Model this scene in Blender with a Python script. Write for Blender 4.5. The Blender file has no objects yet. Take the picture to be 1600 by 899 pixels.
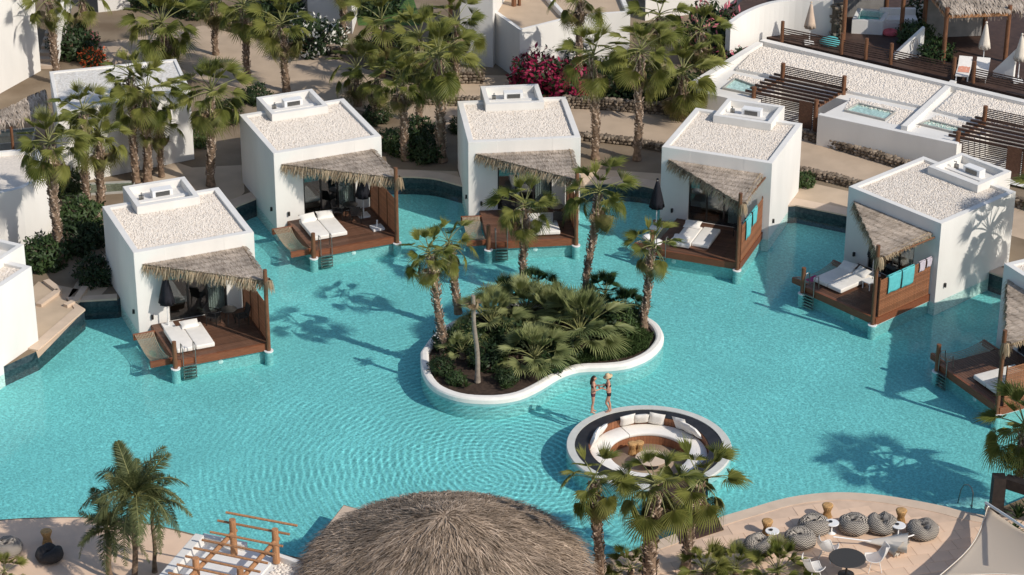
import bpy, bmesh, math, random
from math import sin, cos, pi, radians, sqrt, atan2, hypot
from mathutils import Vector, Matrix, noise
random.seed(11)
SC = bpy.context.scene
COL = SC.collection
# ------------------------------------------------------------------ camera, sky, sun, exposure
CAM_H, PITCH, FOC, ROLL = 49.366, 0.460808, 3796.65, -0.001978      # FOC in pixels of a 1600 px wide picture
cam = bpy.data.cameras.new('camera'); co = bpy.data.objects.new('camera', cam); COL.objects.link(co)
cam.sensor_width = 36.0; cam.lens = FOC/1600*36.0; cam.clip_start = 1.0; cam.clip_end = 2000.0
co.location = (0, 0, CAM_H); co.rotation_mode = 'XYZ'
co.rotation_euler = (Matrix.Rotation(pi/2-PITCH, 3, 'X') @ Matrix.Rotation(-ROLL, 3, 'Z')).to_euler()
SC.camera = co
SUN_EL, SUN_AZ = radians(37.5), radians(-35.5)                       # azimuth of the sun, counted from +X
sdir = Vector((cos(SUN_AZ)*cos(SUN_EL), sin(SUN_AZ)*cos(SUN_EL), sin(SUN_EL)))
w = bpy.data.worlds.new("World"); SC.world = w; w.use_nodes = True
nt = w.node_tree; sky = nt.nodes.new('ShaderNodeTexSky'); sky.sky_type = 'NISHITA'; sky.sun_disc = False
sky.sun_elevation = SUN_EL; sky.sun_rotation = pi/2 - SUN_AZ
bg = nt.nodes['Background']; bg.inputs['Strength'].default_value = 0.128
nt.links.new(sky.outputs[0], bg.inputs['Color'])
sl = bpy.data.lights.new('sun', 'SUN'); sl.energy = 3.6; sl.angle = radians(0.5); sl.color = (1.0, 0.945, 0.86)
so = bpy.data.objects.new('sun', sl); COL.objects.link(so)
so.rotation_euler = sdir.to_track_quat('Z', 'Y').to_euler(); so.location = sdir*200
SC.view_settings.view_transform = 'Standard'; SC.view_settings.look = 'None'; SC.view_settings.gamma = 1.0
SC.view_settings.exposure = 0.03
SC.cycles.transparent_max_bounces = 24

def P(u, v, z=0.0):
    """where the sight line through a surveyed point of the photograph (1600 x 899) meets the level z"""
    x = (u-800)/FOC; y = -(v-449.5)/FOC
    cr, sr = cos(ROLL), sin(ROLL); x, y = x*cr+y*sr, -x*sr+y*cr
    c, s = cos(PITCH), sin(PITCH)
    d = Vector((x, c+y*s, -s+y*c)); t = (z-CAM_H)/d.z
    return Vector((d.x*t, d.y*t, z))
def Py(u, v, Y):
    """the same, met with the upright plane at distance Y"""
    a = P(u, v, 0.0); k = Y/a.y
    return Vector((a.x*k, Y, CAM_H*(1-k)))
def ppm(y, z=0.0):
    return FOC/(y*cos(PITCH)+(CAM_H-z)*sin(PITCH))

# ------------------------------------------------------------------ mesh builder
class MB:
    def __init__(s): s.v = []; s.f = []; s.m = []; s.sm = []
    def add(s, vs, fs, mi=0, smooth=False):
        b = len(s.v); s.v += [tuple(q) for q in vs]
        for f in fs: s.f.append(tuple(b+i for i in f)); s.m.append(mi); s.sm.append(smooth)
    def box(s, x0, x1, y0, y1, z0, z1, mi=0):
        s.add([(x0,y0,z0),(x1,y0,z0),(x1,y1,z0),(x0,y1,z0),(x0,y0,z1),(x1,y0,z1),(x1,y1,z1),(x0,y1,z1)],
              [(0,3,2,1),(4,5,6,7),(0,1,5,4),(1,2,6,5),(2,3,7,6),(3,0,4,7)], mi)
    def bar(s, a, b, w, h, mi=0, up=(0,0,1)):
        """a box beam between two points"""
        a = Vector(a); b = Vector(b); d = (b-a).normalized(); u = Vector(up)
        sd = d.cross(u)
        if sd.length < 1e-4: sd = d.cross(Vector((1,0,0)))
        sd.normalize(); u = sd.cross(d)
        vs = [p+sd*(i*w/2)+u*(j*h/2) for p in (a,b) for i,j in ((-1,-1),(1,-1),(1,1),(-1,1))]
        s.add(vs, [(0,1,2,3),(7,6,5,4),(0,4,5,1),(1,5,6,2),(2,6,7,3),(3,7,4,0)], mi)
    def tube(s, pts, rad, n=8, mi=0, cap=True, smooth=True):
        pts = [Vector(p) for p in pts]
        if not hasattr(rad, '__len__'): rad = [rad]*len(pts)
        vs = []; ref = None
        for i, p in enumerate(pts):
            d = (pts[min(i+1,len(pts)-1)]-pts[max(i-1,0)]).normalized()
            if ref is None: ref = Vector((1,0,0)) if abs(d.x) < .9 else Vector((0,1,0))
            a = (ref - d*ref.dot(d)).normalized(); b = d.cross(a); ref = a
            for k in range(n):
                t = 2*pi*k/n; vs.append(p+(a*cos(t)+b*sin(t))*rad[i])
        fs = [(i*n+k, i*n+(k+1)%n, (i+1)*n+(k+1)%n, (i+1)*n+k) for i in range(len(pts)-1) for k in range(n)]
        s.add(vs, fs, mi, smooth)
        if cap:
            e = (len(pts)-1)*n
            s.add([vs[k] for k in range(n)], [tuple(range(n-1,-1,-1))], mi)
            s.add([vs[e+k] for k in range(n)], [tuple(range(n))], mi)
    def cyl(s, a, b, r0, r1=None, n=10, mi=0): s.tube([a,b], [r0, r0 if r1 is None else r1], n, mi)
    def lathe(s, prof, n=20, c=(0,0,0), mi=0, smooth=True, a0=0.0, a1=2*pi):
        full = abs(a1-a0-2*pi) < 1e-6; m = n if full else n+1
        vs = [(c[0]+r*cos(a0+(a1-a0)*k/n), c[1]+r*sin(a0+(a1-a0)*k/n), c[2]+z) for r,z in prof for k in range(m)]
        fs = []
        for i in range(len(prof)-1):
            for k in range(n):
                k2 = (k+1)%m
                fs.append((i*m+k, i*m+k2, (i+1)*m+k2, (i+1)*m+k))
        s.add(vs, fs, mi, smooth)
    def prism(s, poly, z0, z1, mi=0, top=True, bot=True):
        n = len(poly)
        ar = sum(poly[i][0]*poly[(i+1)%n][1]-poly[(i+1)%n][0]*poly[i][1] for i in range(n))
        if ar < 0: poly = poly[::-1]
        vs = [(q[0],q[1],z0) for q in poly]+[(q[0],q[1],z1) for q in poly]
        fs = [(i,(i+1)%n,n+(i+1)%n,n+i) for i in range(n)]
        if top: fs.append(tuple(range(n,2*n)))
        if bot: fs.append(tuple(range(n-1,-1,-1)))
        s.add(vs, fs, mi)
    def blob(s, c, r, mi=0, jit=0.25, smooth=False):
        t = 1.618; q = [(-1,t,0),(1,t,0),(-1,-t,0),(1,-t,0),(0,-1,t),(0,1,t),(0,-1,-t),(0,1,-t),(t,0,-1),(t,0,1),(-t,0,-1),(-t,0,1)]
        fs = [(0,11,5),(0,5,1),(0,1,7),(0,7,10),(0,10,11),(1,5,9),(5,11,4),(11,10,2),(10,7,6),(7,1,8),(3,9,4),(3,4,2),(3,2,6),(3,6,8),(3,8,9),(4,9,5),(2,4,11),(6,2,10),(8,6,7),(9,8,1)]
        vs = []
        for p in q:
            k = (1+random.uniform(-jit,jit))/1.9
            vs.append((c[0]+p[0]*r[0]*k, c[1]+p[1]*r[1]*k, c[2]+p[2]*r[2]*k))
        s.add(vs, fs, mi, smooth)
    def data(s, name, mats):
        me = bpy.data.meshes.new(name); me.from_pydata(s.v, [], s.f)
        for m in (mats if isinstance(mats, (list,tuple)) else [mats]): me.materials.append(m)
        me.polygons.foreach_set('material_index', s.m); me.polygons.foreach_set('use_smooth', s.sm)
        me.update(); return me
    def build(s, name, mats, parent=None, kind=None, label=None):
        return put(name, s.data(name, mats), parent, kind=kind, label=label)

def put(name, data, parent=None, loc=None, rot=None, scale=None, kind=None, label=None):
    o = bpy.data.objects.new(name, data); COL.objects.link(o)
    if parent: o.parent = parent
    if loc is not None: o.location = loc
    if rot is not None: o.rotation_euler = rot
    if scale is not None: o.scale = scale if hasattr(scale,'__len__') else (scale,)*3
    if kind: o['kind'] = kind
    if label: o['label'] = label
    return o
def tag(o, label, cat, group=None):
    o['label'] = label; o['category'] = cat
    if group: o['group'] = group
    return o
def thing(name, label, cat, loc=(0,0,0), rz=0.0, group=None):
    o = put(name, None, loc=loc, rot=(0,0,rz)); o.empty_display_size = .3
    return tag(o, label, cat, group)
def dup(o, parent=None, label=None, loc=None, rz=None):
    c = o.copy(); COL.objects.link(c); c.parent = parent
    if label: c['label'] = label
    if loc is not None: c.location = loc
    if rz is not None: c.rotation_euler = (0,0,rz)
    for ch in list(KIDS.get(o.name, o.children)): dup(ch, c)
    return c
KIDS = {}

# ------------------------------------------------------------------ materials
def mat(name, col, rough=.7, var=0.0, scale=4.0, bump=0.0, bscale=None, spec=.3, objvar=0.0, col2=None, metal=0.0,
        detail=4.0, stretch=None, bevel=0.0, bdist=.02):
    m = bpy.data.materials.new(name); m.use_nodes = True; n = m.node_tree.nodes; l = m.node_tree.links
    b = n['Principled BSDF']; b.inputs['Roughness'].default_value = rough; b.inputs['Metallic'].default_value = metal
    b.inputs['Specular IOR Level'].default_value = spec
    c1 = tuple(col)+(1,); b.inputs['Base Color'].default_value = c1
    tc = n.new('ShaderNodeTexCoord'); src = tc.outputs['Object']
    if stretch:
        mp = n.new('ShaderNodeMapping'); mp.inputs['Scale'].default_value = stretch
        l.new(src, mp.inputs[0]); src = mp.outputs[0]
    out = None
    if var or col2:
        nz = n.new('ShaderNodeTexNoise'); nz.inputs['Scale'].default_value = scale; nz.inputs['Detail'].default_value = detail
        l.new(src, nz.inputs['Vector'])
        rp = n.new('ShaderNodeValToRGB'); rp.color_ramp.elements[0].position = .3; rp.color_ramp.elements[1].position = .7
        ca = col2 or tuple(x*(1-var) for x in col); cb = col if col2 else tuple(min(1,x*(1+var)) for x in col)
        rp.color_ramp.elements[0].color = tuple(ca)+(1,); rp.color_ramp.elements[1].color = tuple(cb)+(1,)
        l.new(nz.outputs['Fac'], rp.inputs[0]); out = rp.outputs[0]
    if objvar:
        oi = n.new('ShaderNodeObjectInfo'); hs = n.new('ShaderNodeHueSaturation')
        mr = n.new('ShaderNodeMapRange'); mr.inputs[3].default_value = 1-objvar; mr.inputs[4].default_value = 1+objvar
        l.new(oi.outputs['Random'], mr.inputs[0]); l.new(mr.outputs[0], hs.inputs['Value'])
        if out: l.new(out, hs.inputs['Color'])
        else: hs.inputs['Color'].default_value = c1
        out = hs.outputs[0]
    if out: l.new(out, b.inputs['Base Color'])
    nrm = None
    if bevel:
        bv = n.new('ShaderNodeBevel'); bv.samples = 4; bv.inputs['Radius'].default_value = bevel; nrm = bv.outputs[0]
    if bump:
        nz2 = n.new('ShaderNodeTexNoise'); nz2.inputs['Scale'].default_value = bscale or scale*3; nz2.inputs['Detail'].default_value = 5
        l.new(src, nz2.inputs['Vector'])
        bp = n.new('ShaderNodeBump'); bp.inputs['Strength'].default_value = bump; bp.inputs['Distance'].default_value = bdist
        l.new(nz2.outputs['Fac'], bp.inputs['Height'])
        if nrm: l.new(nrm, bp.inputs['Normal'])
        nrm = bp.outputs[0]
    if nrm: l.new(nrm, b.inputs['Normal'])
    return m
M = {}
M['plaster'] = mat('white_plaster', (.745,.712,.66), .8, .06, .7, .14, 25, .2, bevel=.04, stretch=(1,1,.35))
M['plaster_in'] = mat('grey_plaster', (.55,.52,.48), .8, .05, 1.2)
M['room'] = mat('room_floor', (.22,.19,.16), .6, .1, 3)
M['gravel'] = mat('white_pebbles', (.80,.72,.63), .8, .0, 6, spec=.2, col2=(.70,.625,.54), detail=2)
M['gravel_base'] = mat('gravel_bed', (.72,.64,.55), .9, .1, 9, .3, 40)
M['stone_cap'] = mat('beige_coping', (.60,.465,.35), .75, .08, 1.5, .1, 30)
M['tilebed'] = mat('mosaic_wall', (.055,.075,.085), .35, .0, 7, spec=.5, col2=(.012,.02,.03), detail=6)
M['wood'] = mat('deck_wood', (.135,.066,.040), .5, .25, 3, .15, 40, .35, objvar=.22, stretch=(1,6,6))
M['woodred'] = mat('fascia_wood', (.20,.068,.030), .45, .2, 3, .12, 40, .35, objvar=.15, stretch=(1,8,8))
M['slat'] = mat('slat_wood', (.27,.115,.055), .55, .25, 3, .1, 40, .3, objvar=.2, stretch=(2,6,6))
M['post'] = mat('round_post_wood', (.165,.075,.038), .6, .3, 4, .3, 30, .25, objvar=.12, stretch=(5,5,.6))
M['postlight'] = mat('honey_post_wood', (.40,.20,.095), .6, .25, 4, .25, 30, .25, objvar=.12, stretch=(5,5,.6))
M['darkmetal'] = mat('dark_frame', (.018,.016,.015), .4, spec=.5)
M['steel'] = mat('brushed_steel', (.30,.29,.27), .35, metal=.9)
M['cloth'] = mat('cream_cushion', (.80,.755,.69), .9, .04, 3, .25, 9, .1, bdist=.03)
M['black'] = mat('black_canvas', (.012,.012,.017), .8, .3, 5)
M['blackstone'] = mat('black_coping', (.022,.021,.022), .5, .3, 3, spec=.4)
M['white'] = mat('white_paint', (.78,.76,.73), .5, .03, 2)
M['rope'] = mat('hammock_rope', (.42,.34,.24), .9, .15, 12)
M['towel'] = mat('turquoise_towel', (.12,.47,.48), .95, .1, 6, .3, 60, .1)
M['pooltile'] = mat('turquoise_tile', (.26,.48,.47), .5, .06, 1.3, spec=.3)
M['poolfloor'] = mat('pool_plaster', (.235,.545,.54), .7, .05, .35, spec=.05)
M['soil'] = mat('dark_soil', (.05,.032,.022), .95, .4, 5, .6, 20)
# ------------------------------------------------------------------ water
def water_material():
    m = bpy.data.materials.new('pool_water'); m.use_nodes = True; n = m.node_tree.nodes; l = m.node_tree.links; n.clear()
    out = n.new('ShaderNodeOutputMaterial'); mx = n.new('ShaderNodeMixShader'); tr = n.new('ShaderNodeBsdfTransparent'); gl = n.new('ShaderNodeBsdfGlossy')
    gl.inputs['Roughness'].default_value = .015
    fr = n.new('ShaderNodeLayerWeight'); fr.inputs['Blend'].default_value = .5
    geo = n.new('ShaderNodeNewGeometry'); pos = geo.outputs['Position']
    def noise_(scale, detail, dist=0.0, vec=pos):
        q = n.new('ShaderNodeTexNoise'); q.inputs['Scale'].default_value = scale; q.inputs['Detail'].default_value = detail
        q.inputs['Distortion'].default_value = dist; l.new(vec, q.inputs['Vector']); return q.outputs['Fac']
    def math_(op, a, b):
        q = n.new('ShaderNodeMath'); q.operation = op
        for i, x in enumerate((a,b)):
            if hasattr(x,'is_linked') or not isinstance(x,(int,float)): l.new(x, q.inputs[i])
            else: q.inputs[i].default_value = x
        return q.outputs[0]
    def rings(c, scale, dist):
        mp = n.new('ShaderNodeVectorMath'); mp.operation = 'SUBTRACT'; mp.inputs[1].default_value = c; l.new(pos, mp.inputs[0])
        q = n.new('ShaderNodeTexWave'); q.wave_type = 'RINGS'; q.rings_direction = 'SPHERICAL'; q.inputs['Scale'].default_value = scale
        q.inputs['Distortion'].default_value = dist; q.inputs['Detail'].default_value = 2; q.inputs['Detail Scale'].default_value = .6
        l.new(mp.outputs[0], q.inputs['Vector']); return q.outputs['Fac']
    # fine chop: cells tinted brighter and darker, painting in sunlight focused by small waves
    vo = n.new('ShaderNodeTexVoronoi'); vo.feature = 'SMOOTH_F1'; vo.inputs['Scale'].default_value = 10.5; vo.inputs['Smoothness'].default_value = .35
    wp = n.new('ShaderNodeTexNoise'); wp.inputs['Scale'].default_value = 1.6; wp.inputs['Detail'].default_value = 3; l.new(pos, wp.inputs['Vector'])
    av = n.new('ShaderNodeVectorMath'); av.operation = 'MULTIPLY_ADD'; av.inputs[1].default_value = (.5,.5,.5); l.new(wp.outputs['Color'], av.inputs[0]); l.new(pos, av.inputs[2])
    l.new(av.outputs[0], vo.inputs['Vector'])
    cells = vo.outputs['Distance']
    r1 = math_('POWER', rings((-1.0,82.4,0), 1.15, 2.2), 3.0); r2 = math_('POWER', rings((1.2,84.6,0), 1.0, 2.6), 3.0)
    # the long ripples, their bright lines also painted into the tint, die out away from the open middle of the pool
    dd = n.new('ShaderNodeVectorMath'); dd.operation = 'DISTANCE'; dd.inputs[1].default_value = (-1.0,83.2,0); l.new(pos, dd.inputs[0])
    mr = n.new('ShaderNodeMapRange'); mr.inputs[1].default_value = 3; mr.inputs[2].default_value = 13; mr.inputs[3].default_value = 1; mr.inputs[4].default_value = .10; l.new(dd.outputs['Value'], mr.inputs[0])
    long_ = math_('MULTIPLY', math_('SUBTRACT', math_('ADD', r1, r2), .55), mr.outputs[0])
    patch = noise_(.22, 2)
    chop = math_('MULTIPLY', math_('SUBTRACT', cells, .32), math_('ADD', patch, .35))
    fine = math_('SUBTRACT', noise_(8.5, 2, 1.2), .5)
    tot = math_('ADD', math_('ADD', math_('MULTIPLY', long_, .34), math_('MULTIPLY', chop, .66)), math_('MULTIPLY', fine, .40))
    caustic_tint = math_('ADD', tot, .87)  # painted caustics: transmission colour brightened and dimmed by the wave pattern
    mu = n.new('ShaderNodeVectorMath'); mu.operation = 'SCALE'; mu.inputs[0].default_value = (.80,.965,.955); l.new(caustic_tint, mu.inputs['Scale'])
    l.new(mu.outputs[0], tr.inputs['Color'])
    bp = n.new('ShaderNodeBump'); bp.inputs['Strength'].default_value = .12; bp.inputs['Distance'].default_value = .05
    l.new(math_('ADD', math_('MULTIPLY', tot, .5), noise_(1.1, 2)), bp.inputs['Height'])
    l.new(bp.outputs[0], gl.inputs['Normal']); l.new(bp.outputs[0], fr.inputs['Normal'])
    l.new(math_('ADD', math_('MULTIPLY', math_('POWER', fr.outputs['Facing'], 5.0), .74), .010), mx.inputs[0]); l.new(tr.outputs[0], mx.inputs[1]); l.new(gl.outputs[0], mx.inputs[2]); l.new(mx.outputs[0], out.inputs[0])
    return m
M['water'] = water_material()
ZG, ZF = 0.32, -0.62                                     # ground level round the pool, pool floor

def smooth_poly(pts, k=3):
    """Catmull-Rom through the points marked smooth"""
    return pts
def arc(pts, n=6):
    """open Catmull-Rom curve through pts"""
    o = []
    q = [pts[0]]+list(pts)+[pts[-1]]
    for i in range(1, len(q)-2):
        a,b,c,d = q[i-1],q[i],q[i+1],q[i+2]
        for k in range(n):
            t = k/n
            o.append(tuple(.5*((2*b[j])+(-a[j]+c[j])*t+(2*a[j]-5*b[j]+4*c[j]-d[j])*t*t+(-a[j]+3*b[j]-3*c[j]+d[j])*t**3) for j in range(len(b))))
    o.append(tuple(pts[-1])); return o
def pz(L, z=ZG): return [tuple(P(u,v,z)[:2]) for u,v in L]
back = [(-34.,93.)]+pz([(-40,594),(58,549),(131.6,485),(112,472),(183,468),(250,440),(345,342),(370,323),(400,311),(500,285)])
back += arc(pz([(600,278),(640,277),(680,280),(714,289)]),4)+pz([(800,310)])
back += arc(pz([(905,291),(940,287),(1000,290),(1035,299)]),4)+pz([(1140,330),(1243,321),(1322,337),(1450,390),(1563,432),(1640,455)])+[(32.,96.)]
nback = len(back)
front = [(33.,84.)]+pz([(1680,745),(1600,778),(1560,795)])
front += arc(pz([(1540,808),(1500,800),(1470,792),(1400,779),(1345,772.5),(1290,772),(1230,780),(1170,797),(1120,812),(1060,835),(1000,856),(950,872)]),3)
front += pz([(905,888),(850,862),(700,812),(600,797),(562,796),(537,789),(472,872),(383,855),(308,836)])
front += arc(pz([(300,834),(250,822),(200,814),(150,809),(100,808),(0,812),(-150,830)]),3)+[(-34.,78.)]
POOL = back+front

def sheet_with_hole(name, outer, hole, z, m, kind='structure'):
    bm = bmesh.new()
    def loop(pts):
        vs = [bm.verts.new((x,y,z)) for x,y in pts]
        return [bm.edges.new((vs[i],vs[(i+1)%len(vs)])) for i in range(len(vs))]
    es = loop(outer)+(loop(hole) if hole else [])
    bmesh.ops.triangle_fill(bm, use_beauty=True, use_dissolve=False, edges=es)
    bmesh.ops.recalc_face_normals(bm, faces=bm.faces)
    for f in bm.faces:
        if f.normal.z < 0: f.normal_flip()
    me = bpy.data.meshes.new(name); bm.to_mesh(me); bm.free(); me.materials.append(m)
    o = put(name, me)
    if kind: o['kind'] = kind
    return o
M['ground'] = mat('dry_earth', (.30,.235,.165), .95, .0, .35, .5, 12, .1, col2=(.16,.115,.075), detail=8)
sheet_with_hole('ground', [(-900,-300),(900,-300),(900,1500),(-900,1500)], POOL, ZG, M['ground'])
sheet_with_hole('pool_floor', POOL, None, ZF, M['poolfloor'])
_lc = P(1014,696,.36)
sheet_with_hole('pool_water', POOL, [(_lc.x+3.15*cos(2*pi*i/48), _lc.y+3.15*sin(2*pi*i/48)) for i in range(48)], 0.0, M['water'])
mb = MB()
n = len(POOL)
for i in range(n):
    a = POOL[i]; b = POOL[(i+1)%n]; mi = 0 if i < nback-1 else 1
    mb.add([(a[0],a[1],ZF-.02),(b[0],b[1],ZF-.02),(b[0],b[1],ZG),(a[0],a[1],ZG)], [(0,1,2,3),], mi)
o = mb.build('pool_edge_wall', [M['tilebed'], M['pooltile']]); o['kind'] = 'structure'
def strip(pts, wid, side=1):
    """offset polyline"""
    o = []
    for i in range(len(pts)):
        a = Vector(pts[max(i-1,0)][:2]); b = Vector(pts[min(i+1,len(pts)-1)][:2]); d = (b-a).normalized()
        nn = Vector((-d.y,d.x))*side; o.append((pts[i][0]+nn.x*wid, pts[i][1]+nn.y*wid))
    return o
# beige coping along the back edge: a raised slab
def coping(name, pts, wid, z0, z1, m, side=1, over=0.05):
    A = strip(pts, -over, side); B = strip(pts, wid, side); mb = MB()
    for i in range(len(pts)-1):
        q = [A[i],A[i+1],B[i+1],B[i]]
        vs = [(x,y,z0) for x,y in q]+[(x,y,z1) for x,y in q]
        mb.add(vs, [(4,5,6,7),(0,1,5,4),(2,3,7,6),(3,2,1,0)]+([(3,0,4,7)] if i == 0 else [])+([(1,2,6,5)] if i == len(pts)-2 else []))
    bm = bmesh.new(); me = mb.data(name, m); bm.from_mesh(me); bmesh.ops.remove_doubles(bm, verts=bm.verts, dist=1e-4); bmesh.ops.recalc_face_normals(bm, faces=bm.faces); bm.to_mesh(me); bm.free()
    o = put(name, me); o['kind'] = 'structure'; return o
coping('pool_coping', back[2:6], .45, ZG-.02, ZG+.07, M['stone_cap'], 1)
coping('pool_coping', back[6:-1], .75, ZG-.02, ZG+.05, M['stone_cap'], 1)
# ------------------------------------------------------------------ villas
VW, VD, VH = 5.44, 5.29, 3.96
VILLAS = [(-16.37,94.74,23.25),(-11.28,105.62,23.54),(-2.11,107.03,6.83),(7.12,106.57,-21.5),(15.45,101.97,-48.43),(21.12,93.87,-63.0)]
def vw(k, x, y, z=0.0):
    X,Y,A = VILLAS[k]; a = radians(A)
    return Vector((X+x*cos(a)-y*sin(a), Y+x*sin(a)+y*cos(a), z))
GLASS = bpy.data.materials.new('door_glass'); GLASS.use_nodes = True
def _glass():
    n = GLASS.node_tree.nodes; l = GLASS.node_tree.links; n.clear()
    out = n.new('ShaderNodeOutputMaterial'); mx = n.new('ShaderNodeMixShader'); tr = n.new('ShaderNodeBsdfTransparent'); gl = n.new('ShaderNodeBsdfGlossy')
    tr.inputs['Color'].default_value = (.72,.78,.78,1); gl.inputs['Roughness'].default_value = .02
    lw = n.new('ShaderNodeLayerWeight'); lw.inputs['Blend'].default_value = .5
    pw = n.new('ShaderNodeMath'); pw.operation = 'POWER'; pw.inputs[1].default_value = 3.0; l.new(lw.outputs['Facing'], pw.inputs[0]); ad = n.new('ShaderNodeMath'); ad.operation = 'ADD'; ad.inputs[1].default_value = .12; l.new(pw.outputs[0], ad.inputs[0]); l.new(ad.outputs[0], mx.inputs[0]); l.new(tr.outputs[0], mx.inputs[1]); l.new(gl.outputs[0], mx.inputs[2]); l.new(mx.outputs[0], out.inputs[0])
_glass()
def pebbles(x0,x1,y0,y1,z,excl,step,r,seed):
    rnd = random.Random(seed); mb = MB(); st = random.getstate(); random.seed(seed)
    nx = int((x1-x0)/step); ny = int((y1-y0)/step)
    for i in range(nx):
        for j in range(ny):
            x = x0+(i+.5+rnd.uniform(-.4,.4))*(x1-x0)/nx; y = y0+(j+.5+rnd.uniform(-.4,.4))*(y1-y0)/ny
            if any(a-.05 < x < b+.05 and c-.05 < y < d+.05 for a,b,c,d in excl): continue
            q = r*rnd.uniform(.65,1.25)
            mb.blob((x,y,z+q*.25), (q*rnd.uniform(.8,1.3), q*rnd.uniform(.7,1.1), q*.75), 0, .2)
    random.setstate(st); return mb
TX0,TX1,TY0,TY1,TZ = 1.28,4.2,4.05,6.5,4.22
DX0,DX1,DZ0,DZ1 = 1.42,4.06,.36,2.57
def villa_parts():
    t = .28; D = {}
    mb = MB()                                             # outer shell: walls with the door opening, parapet, roof deck
    mb.box(0,VW,VD-t,VD,-.62,VH)                          # back
    mb.box(0,t,t,VD-t,-.62,VH); mb.box(VW-t,VW,t,VD-t,-.62,VH)
    mb.box(0,DX0,0,t,-.62,VH); mb.box(DX1,VW,0,t,-.62,VH)
    mb.box(DX0,DX1,0,t,DZ1,VH); mb.box(DX0,DX1,0,t,-.62,DZ0-.02)
    D['wall'] = mb.data('wall', M['plaster'])
    mb = MB(); mb.box(t,VW-t,t,VD-t,VH-.34,VH-.15); D['roof'] = mb.data('roof', M['gravel_base'])
    D['gravel'] = pebbles(t,VW-t,t,VD-t,VH-.14,[(TX0,TX1,TY0,9)],.062,.041,5).data('gravel', M['gravel'])
    mb = MB(); s = .24                                    # the open roof room
    mb.box(TX0,TX1,TY0,TY0+s,VH-.149,TZ); mb.box(TX0,TX0+s,TY0+s,VD-t-.003,VH-.149,TZ); mb.box(TX1-s,TX1,TY0+s,VD-t-.003,VH-.149,TZ)
    mb.box(TX0,TX0+s,VD-t-.003,VD+.002,VH+.002,TZ); mb.box(TX1-s,TX1,VD-t-.003,VD+.002,VH+.002,TZ)
    mb.box(TX0,TX0+s,VD+.002,TY1-s,0,TZ); mb.box(TX1-s,TX1,VD+.002,TY1-s,0,TZ); mb.box(TX0,TX1,TY1-s,TY1,0,TZ)
    mb.box(TX0+s,TX1-s,TY0+s,VD-t-.003,VH-.149,VH-.05); mb.box(TX0+s,TX1-s,VD+.002,TY1-s,VH-.25,VH-.10)
    D['roof_room'] = mb.data('roof_room', M['plaster'])
    mb = MB(); mb.box(2.35,3.3,5.3,5.75,VH-.10,VH+.30); mb.box(2.5,3.15,5.29,5.3,VH+.02,VH+.24,1)
    for k in range(5): mb.box(2.5,3.15,5.275,5.29,VH+.04+k*.045,VH+.06+k*.045,2)
    D['vent_box'] = mb.data('vent_box', [M['white'], M['darkmetal'], M['steel']])
    mb = MB(); mb.tube([(1.85,5.4,VH-.10),(1.85,5.4,VH+.3),(1.85,5.25,VH+.35)], .025, 6); mb.box(1.75,1.95,5.38,5.5,VH-.1,VH+.16)
    D['shower'] = mb.data('shower', M['steel'])
    mb = MB(); f = .07
    mb.box(DX0,DX1,.06,.16,DZ1-f,DZ1); mb.box(DX0,DX1,.06,.16,DZ0,DZ0+f)
    for k in range(4):
        x = DX0+(DX1-DX0-f)*k/3; mb.box(x,x+f,.055,.165,DZ0+f,DZ1-f)
    D['sliding_door'] = mb.data('sliding_door', M['darkmetal'])
    w3 = (DX1-DX0-f)/3
    mb = MB(); mb.box(f,w3,.10,.115,DZ0+f,DZ1-f); D['pane'] = mb.data('pane', GLASS)
    D['w3'] = w3
    mb = MB(); mb.box(t,VW-t,t,VD-t,DZ0-.14,DZ0-.04); D['floor'] = mb.data('floor', M['room'])
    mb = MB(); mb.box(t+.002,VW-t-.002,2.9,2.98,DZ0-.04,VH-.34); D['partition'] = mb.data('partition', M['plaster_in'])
    mb = MB(); mb.box(.5,2.6,1.0,2.88,DZ0-.04,DZ0+.3,1); mb.box(.5,2.6,1.0,2.88,DZ0+.3,DZ0+.58,0); mb.box(.55,1.0,1.1,1.9,DZ0+.58,DZ0+.75,0); mb.box(.55,1.0,2.0,2.8,DZ0+.58,DZ0+.75,0)
    D['bed'] = mb.data('bed', [M['cloth'], M['wood']])
    mb = MB(); k = 14
    for i in range(k):
        x0 = DX1-.75+.75*i/k; x1 = x0+.75/k; ya = .36+.05*(i%2); yb = .36+.05*((i+1)%2)
        mb.add([(x0,ya,DZ0),(x1,yb,DZ0),(x1,yb,DZ1),(x0,ya,DZ1)],[(0,1,2,3)])
    D['curtain'] = mb.data('curtain', M['cloth'])
    mb = MB(); mb.box(-.05,.05,-.09,0,-.09,.09); mb.box(-.035,.035,-.10,-.09,-.11,.0); D['wall_lamp'] = mb.data('wall_lamp', M['darkmetal'])
    return D
VDATA = villa_parts()
def make_villa(X,Y,A,label):
    t = thing('pool_villa', label, 'villa', (X,Y,0), radians(A), 'white cube villas round the pool')
    put('wall', VDATA['wall'], t); r = put('roof', VDATA['roof'], t); put('gravel', VDATA['gravel'], r, kind='stuff')
    rr = put('roof_room', VDATA['roof_room'], t); put('vent_box', VDATA['vent_box'], rr); put('shower', VDATA['shower'], rr)
    d = put('sliding_door', VDATA['sliding_door'], t)
    for k in range(3): put('pane', VDATA['pane'], d, loc=(DX0+VDATA['w3']*k,0,0))
    for q in ('floor','partition','bed','curtain'): put(q, VDATA[q], t)
    put('wall_lamp', VDATA['wall_lamp'], t, loc=(.62,0,.75)); put('wall_lamp', VDATA['wall_lamp'], t, loc=(0,.6,.85), rot=(0,0,-pi/2)); put('wall_lamp', VDATA['wall_lamp'], t, loc=(VW,.6,.75), rot=(0,0,pi/2))
    return t
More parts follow.
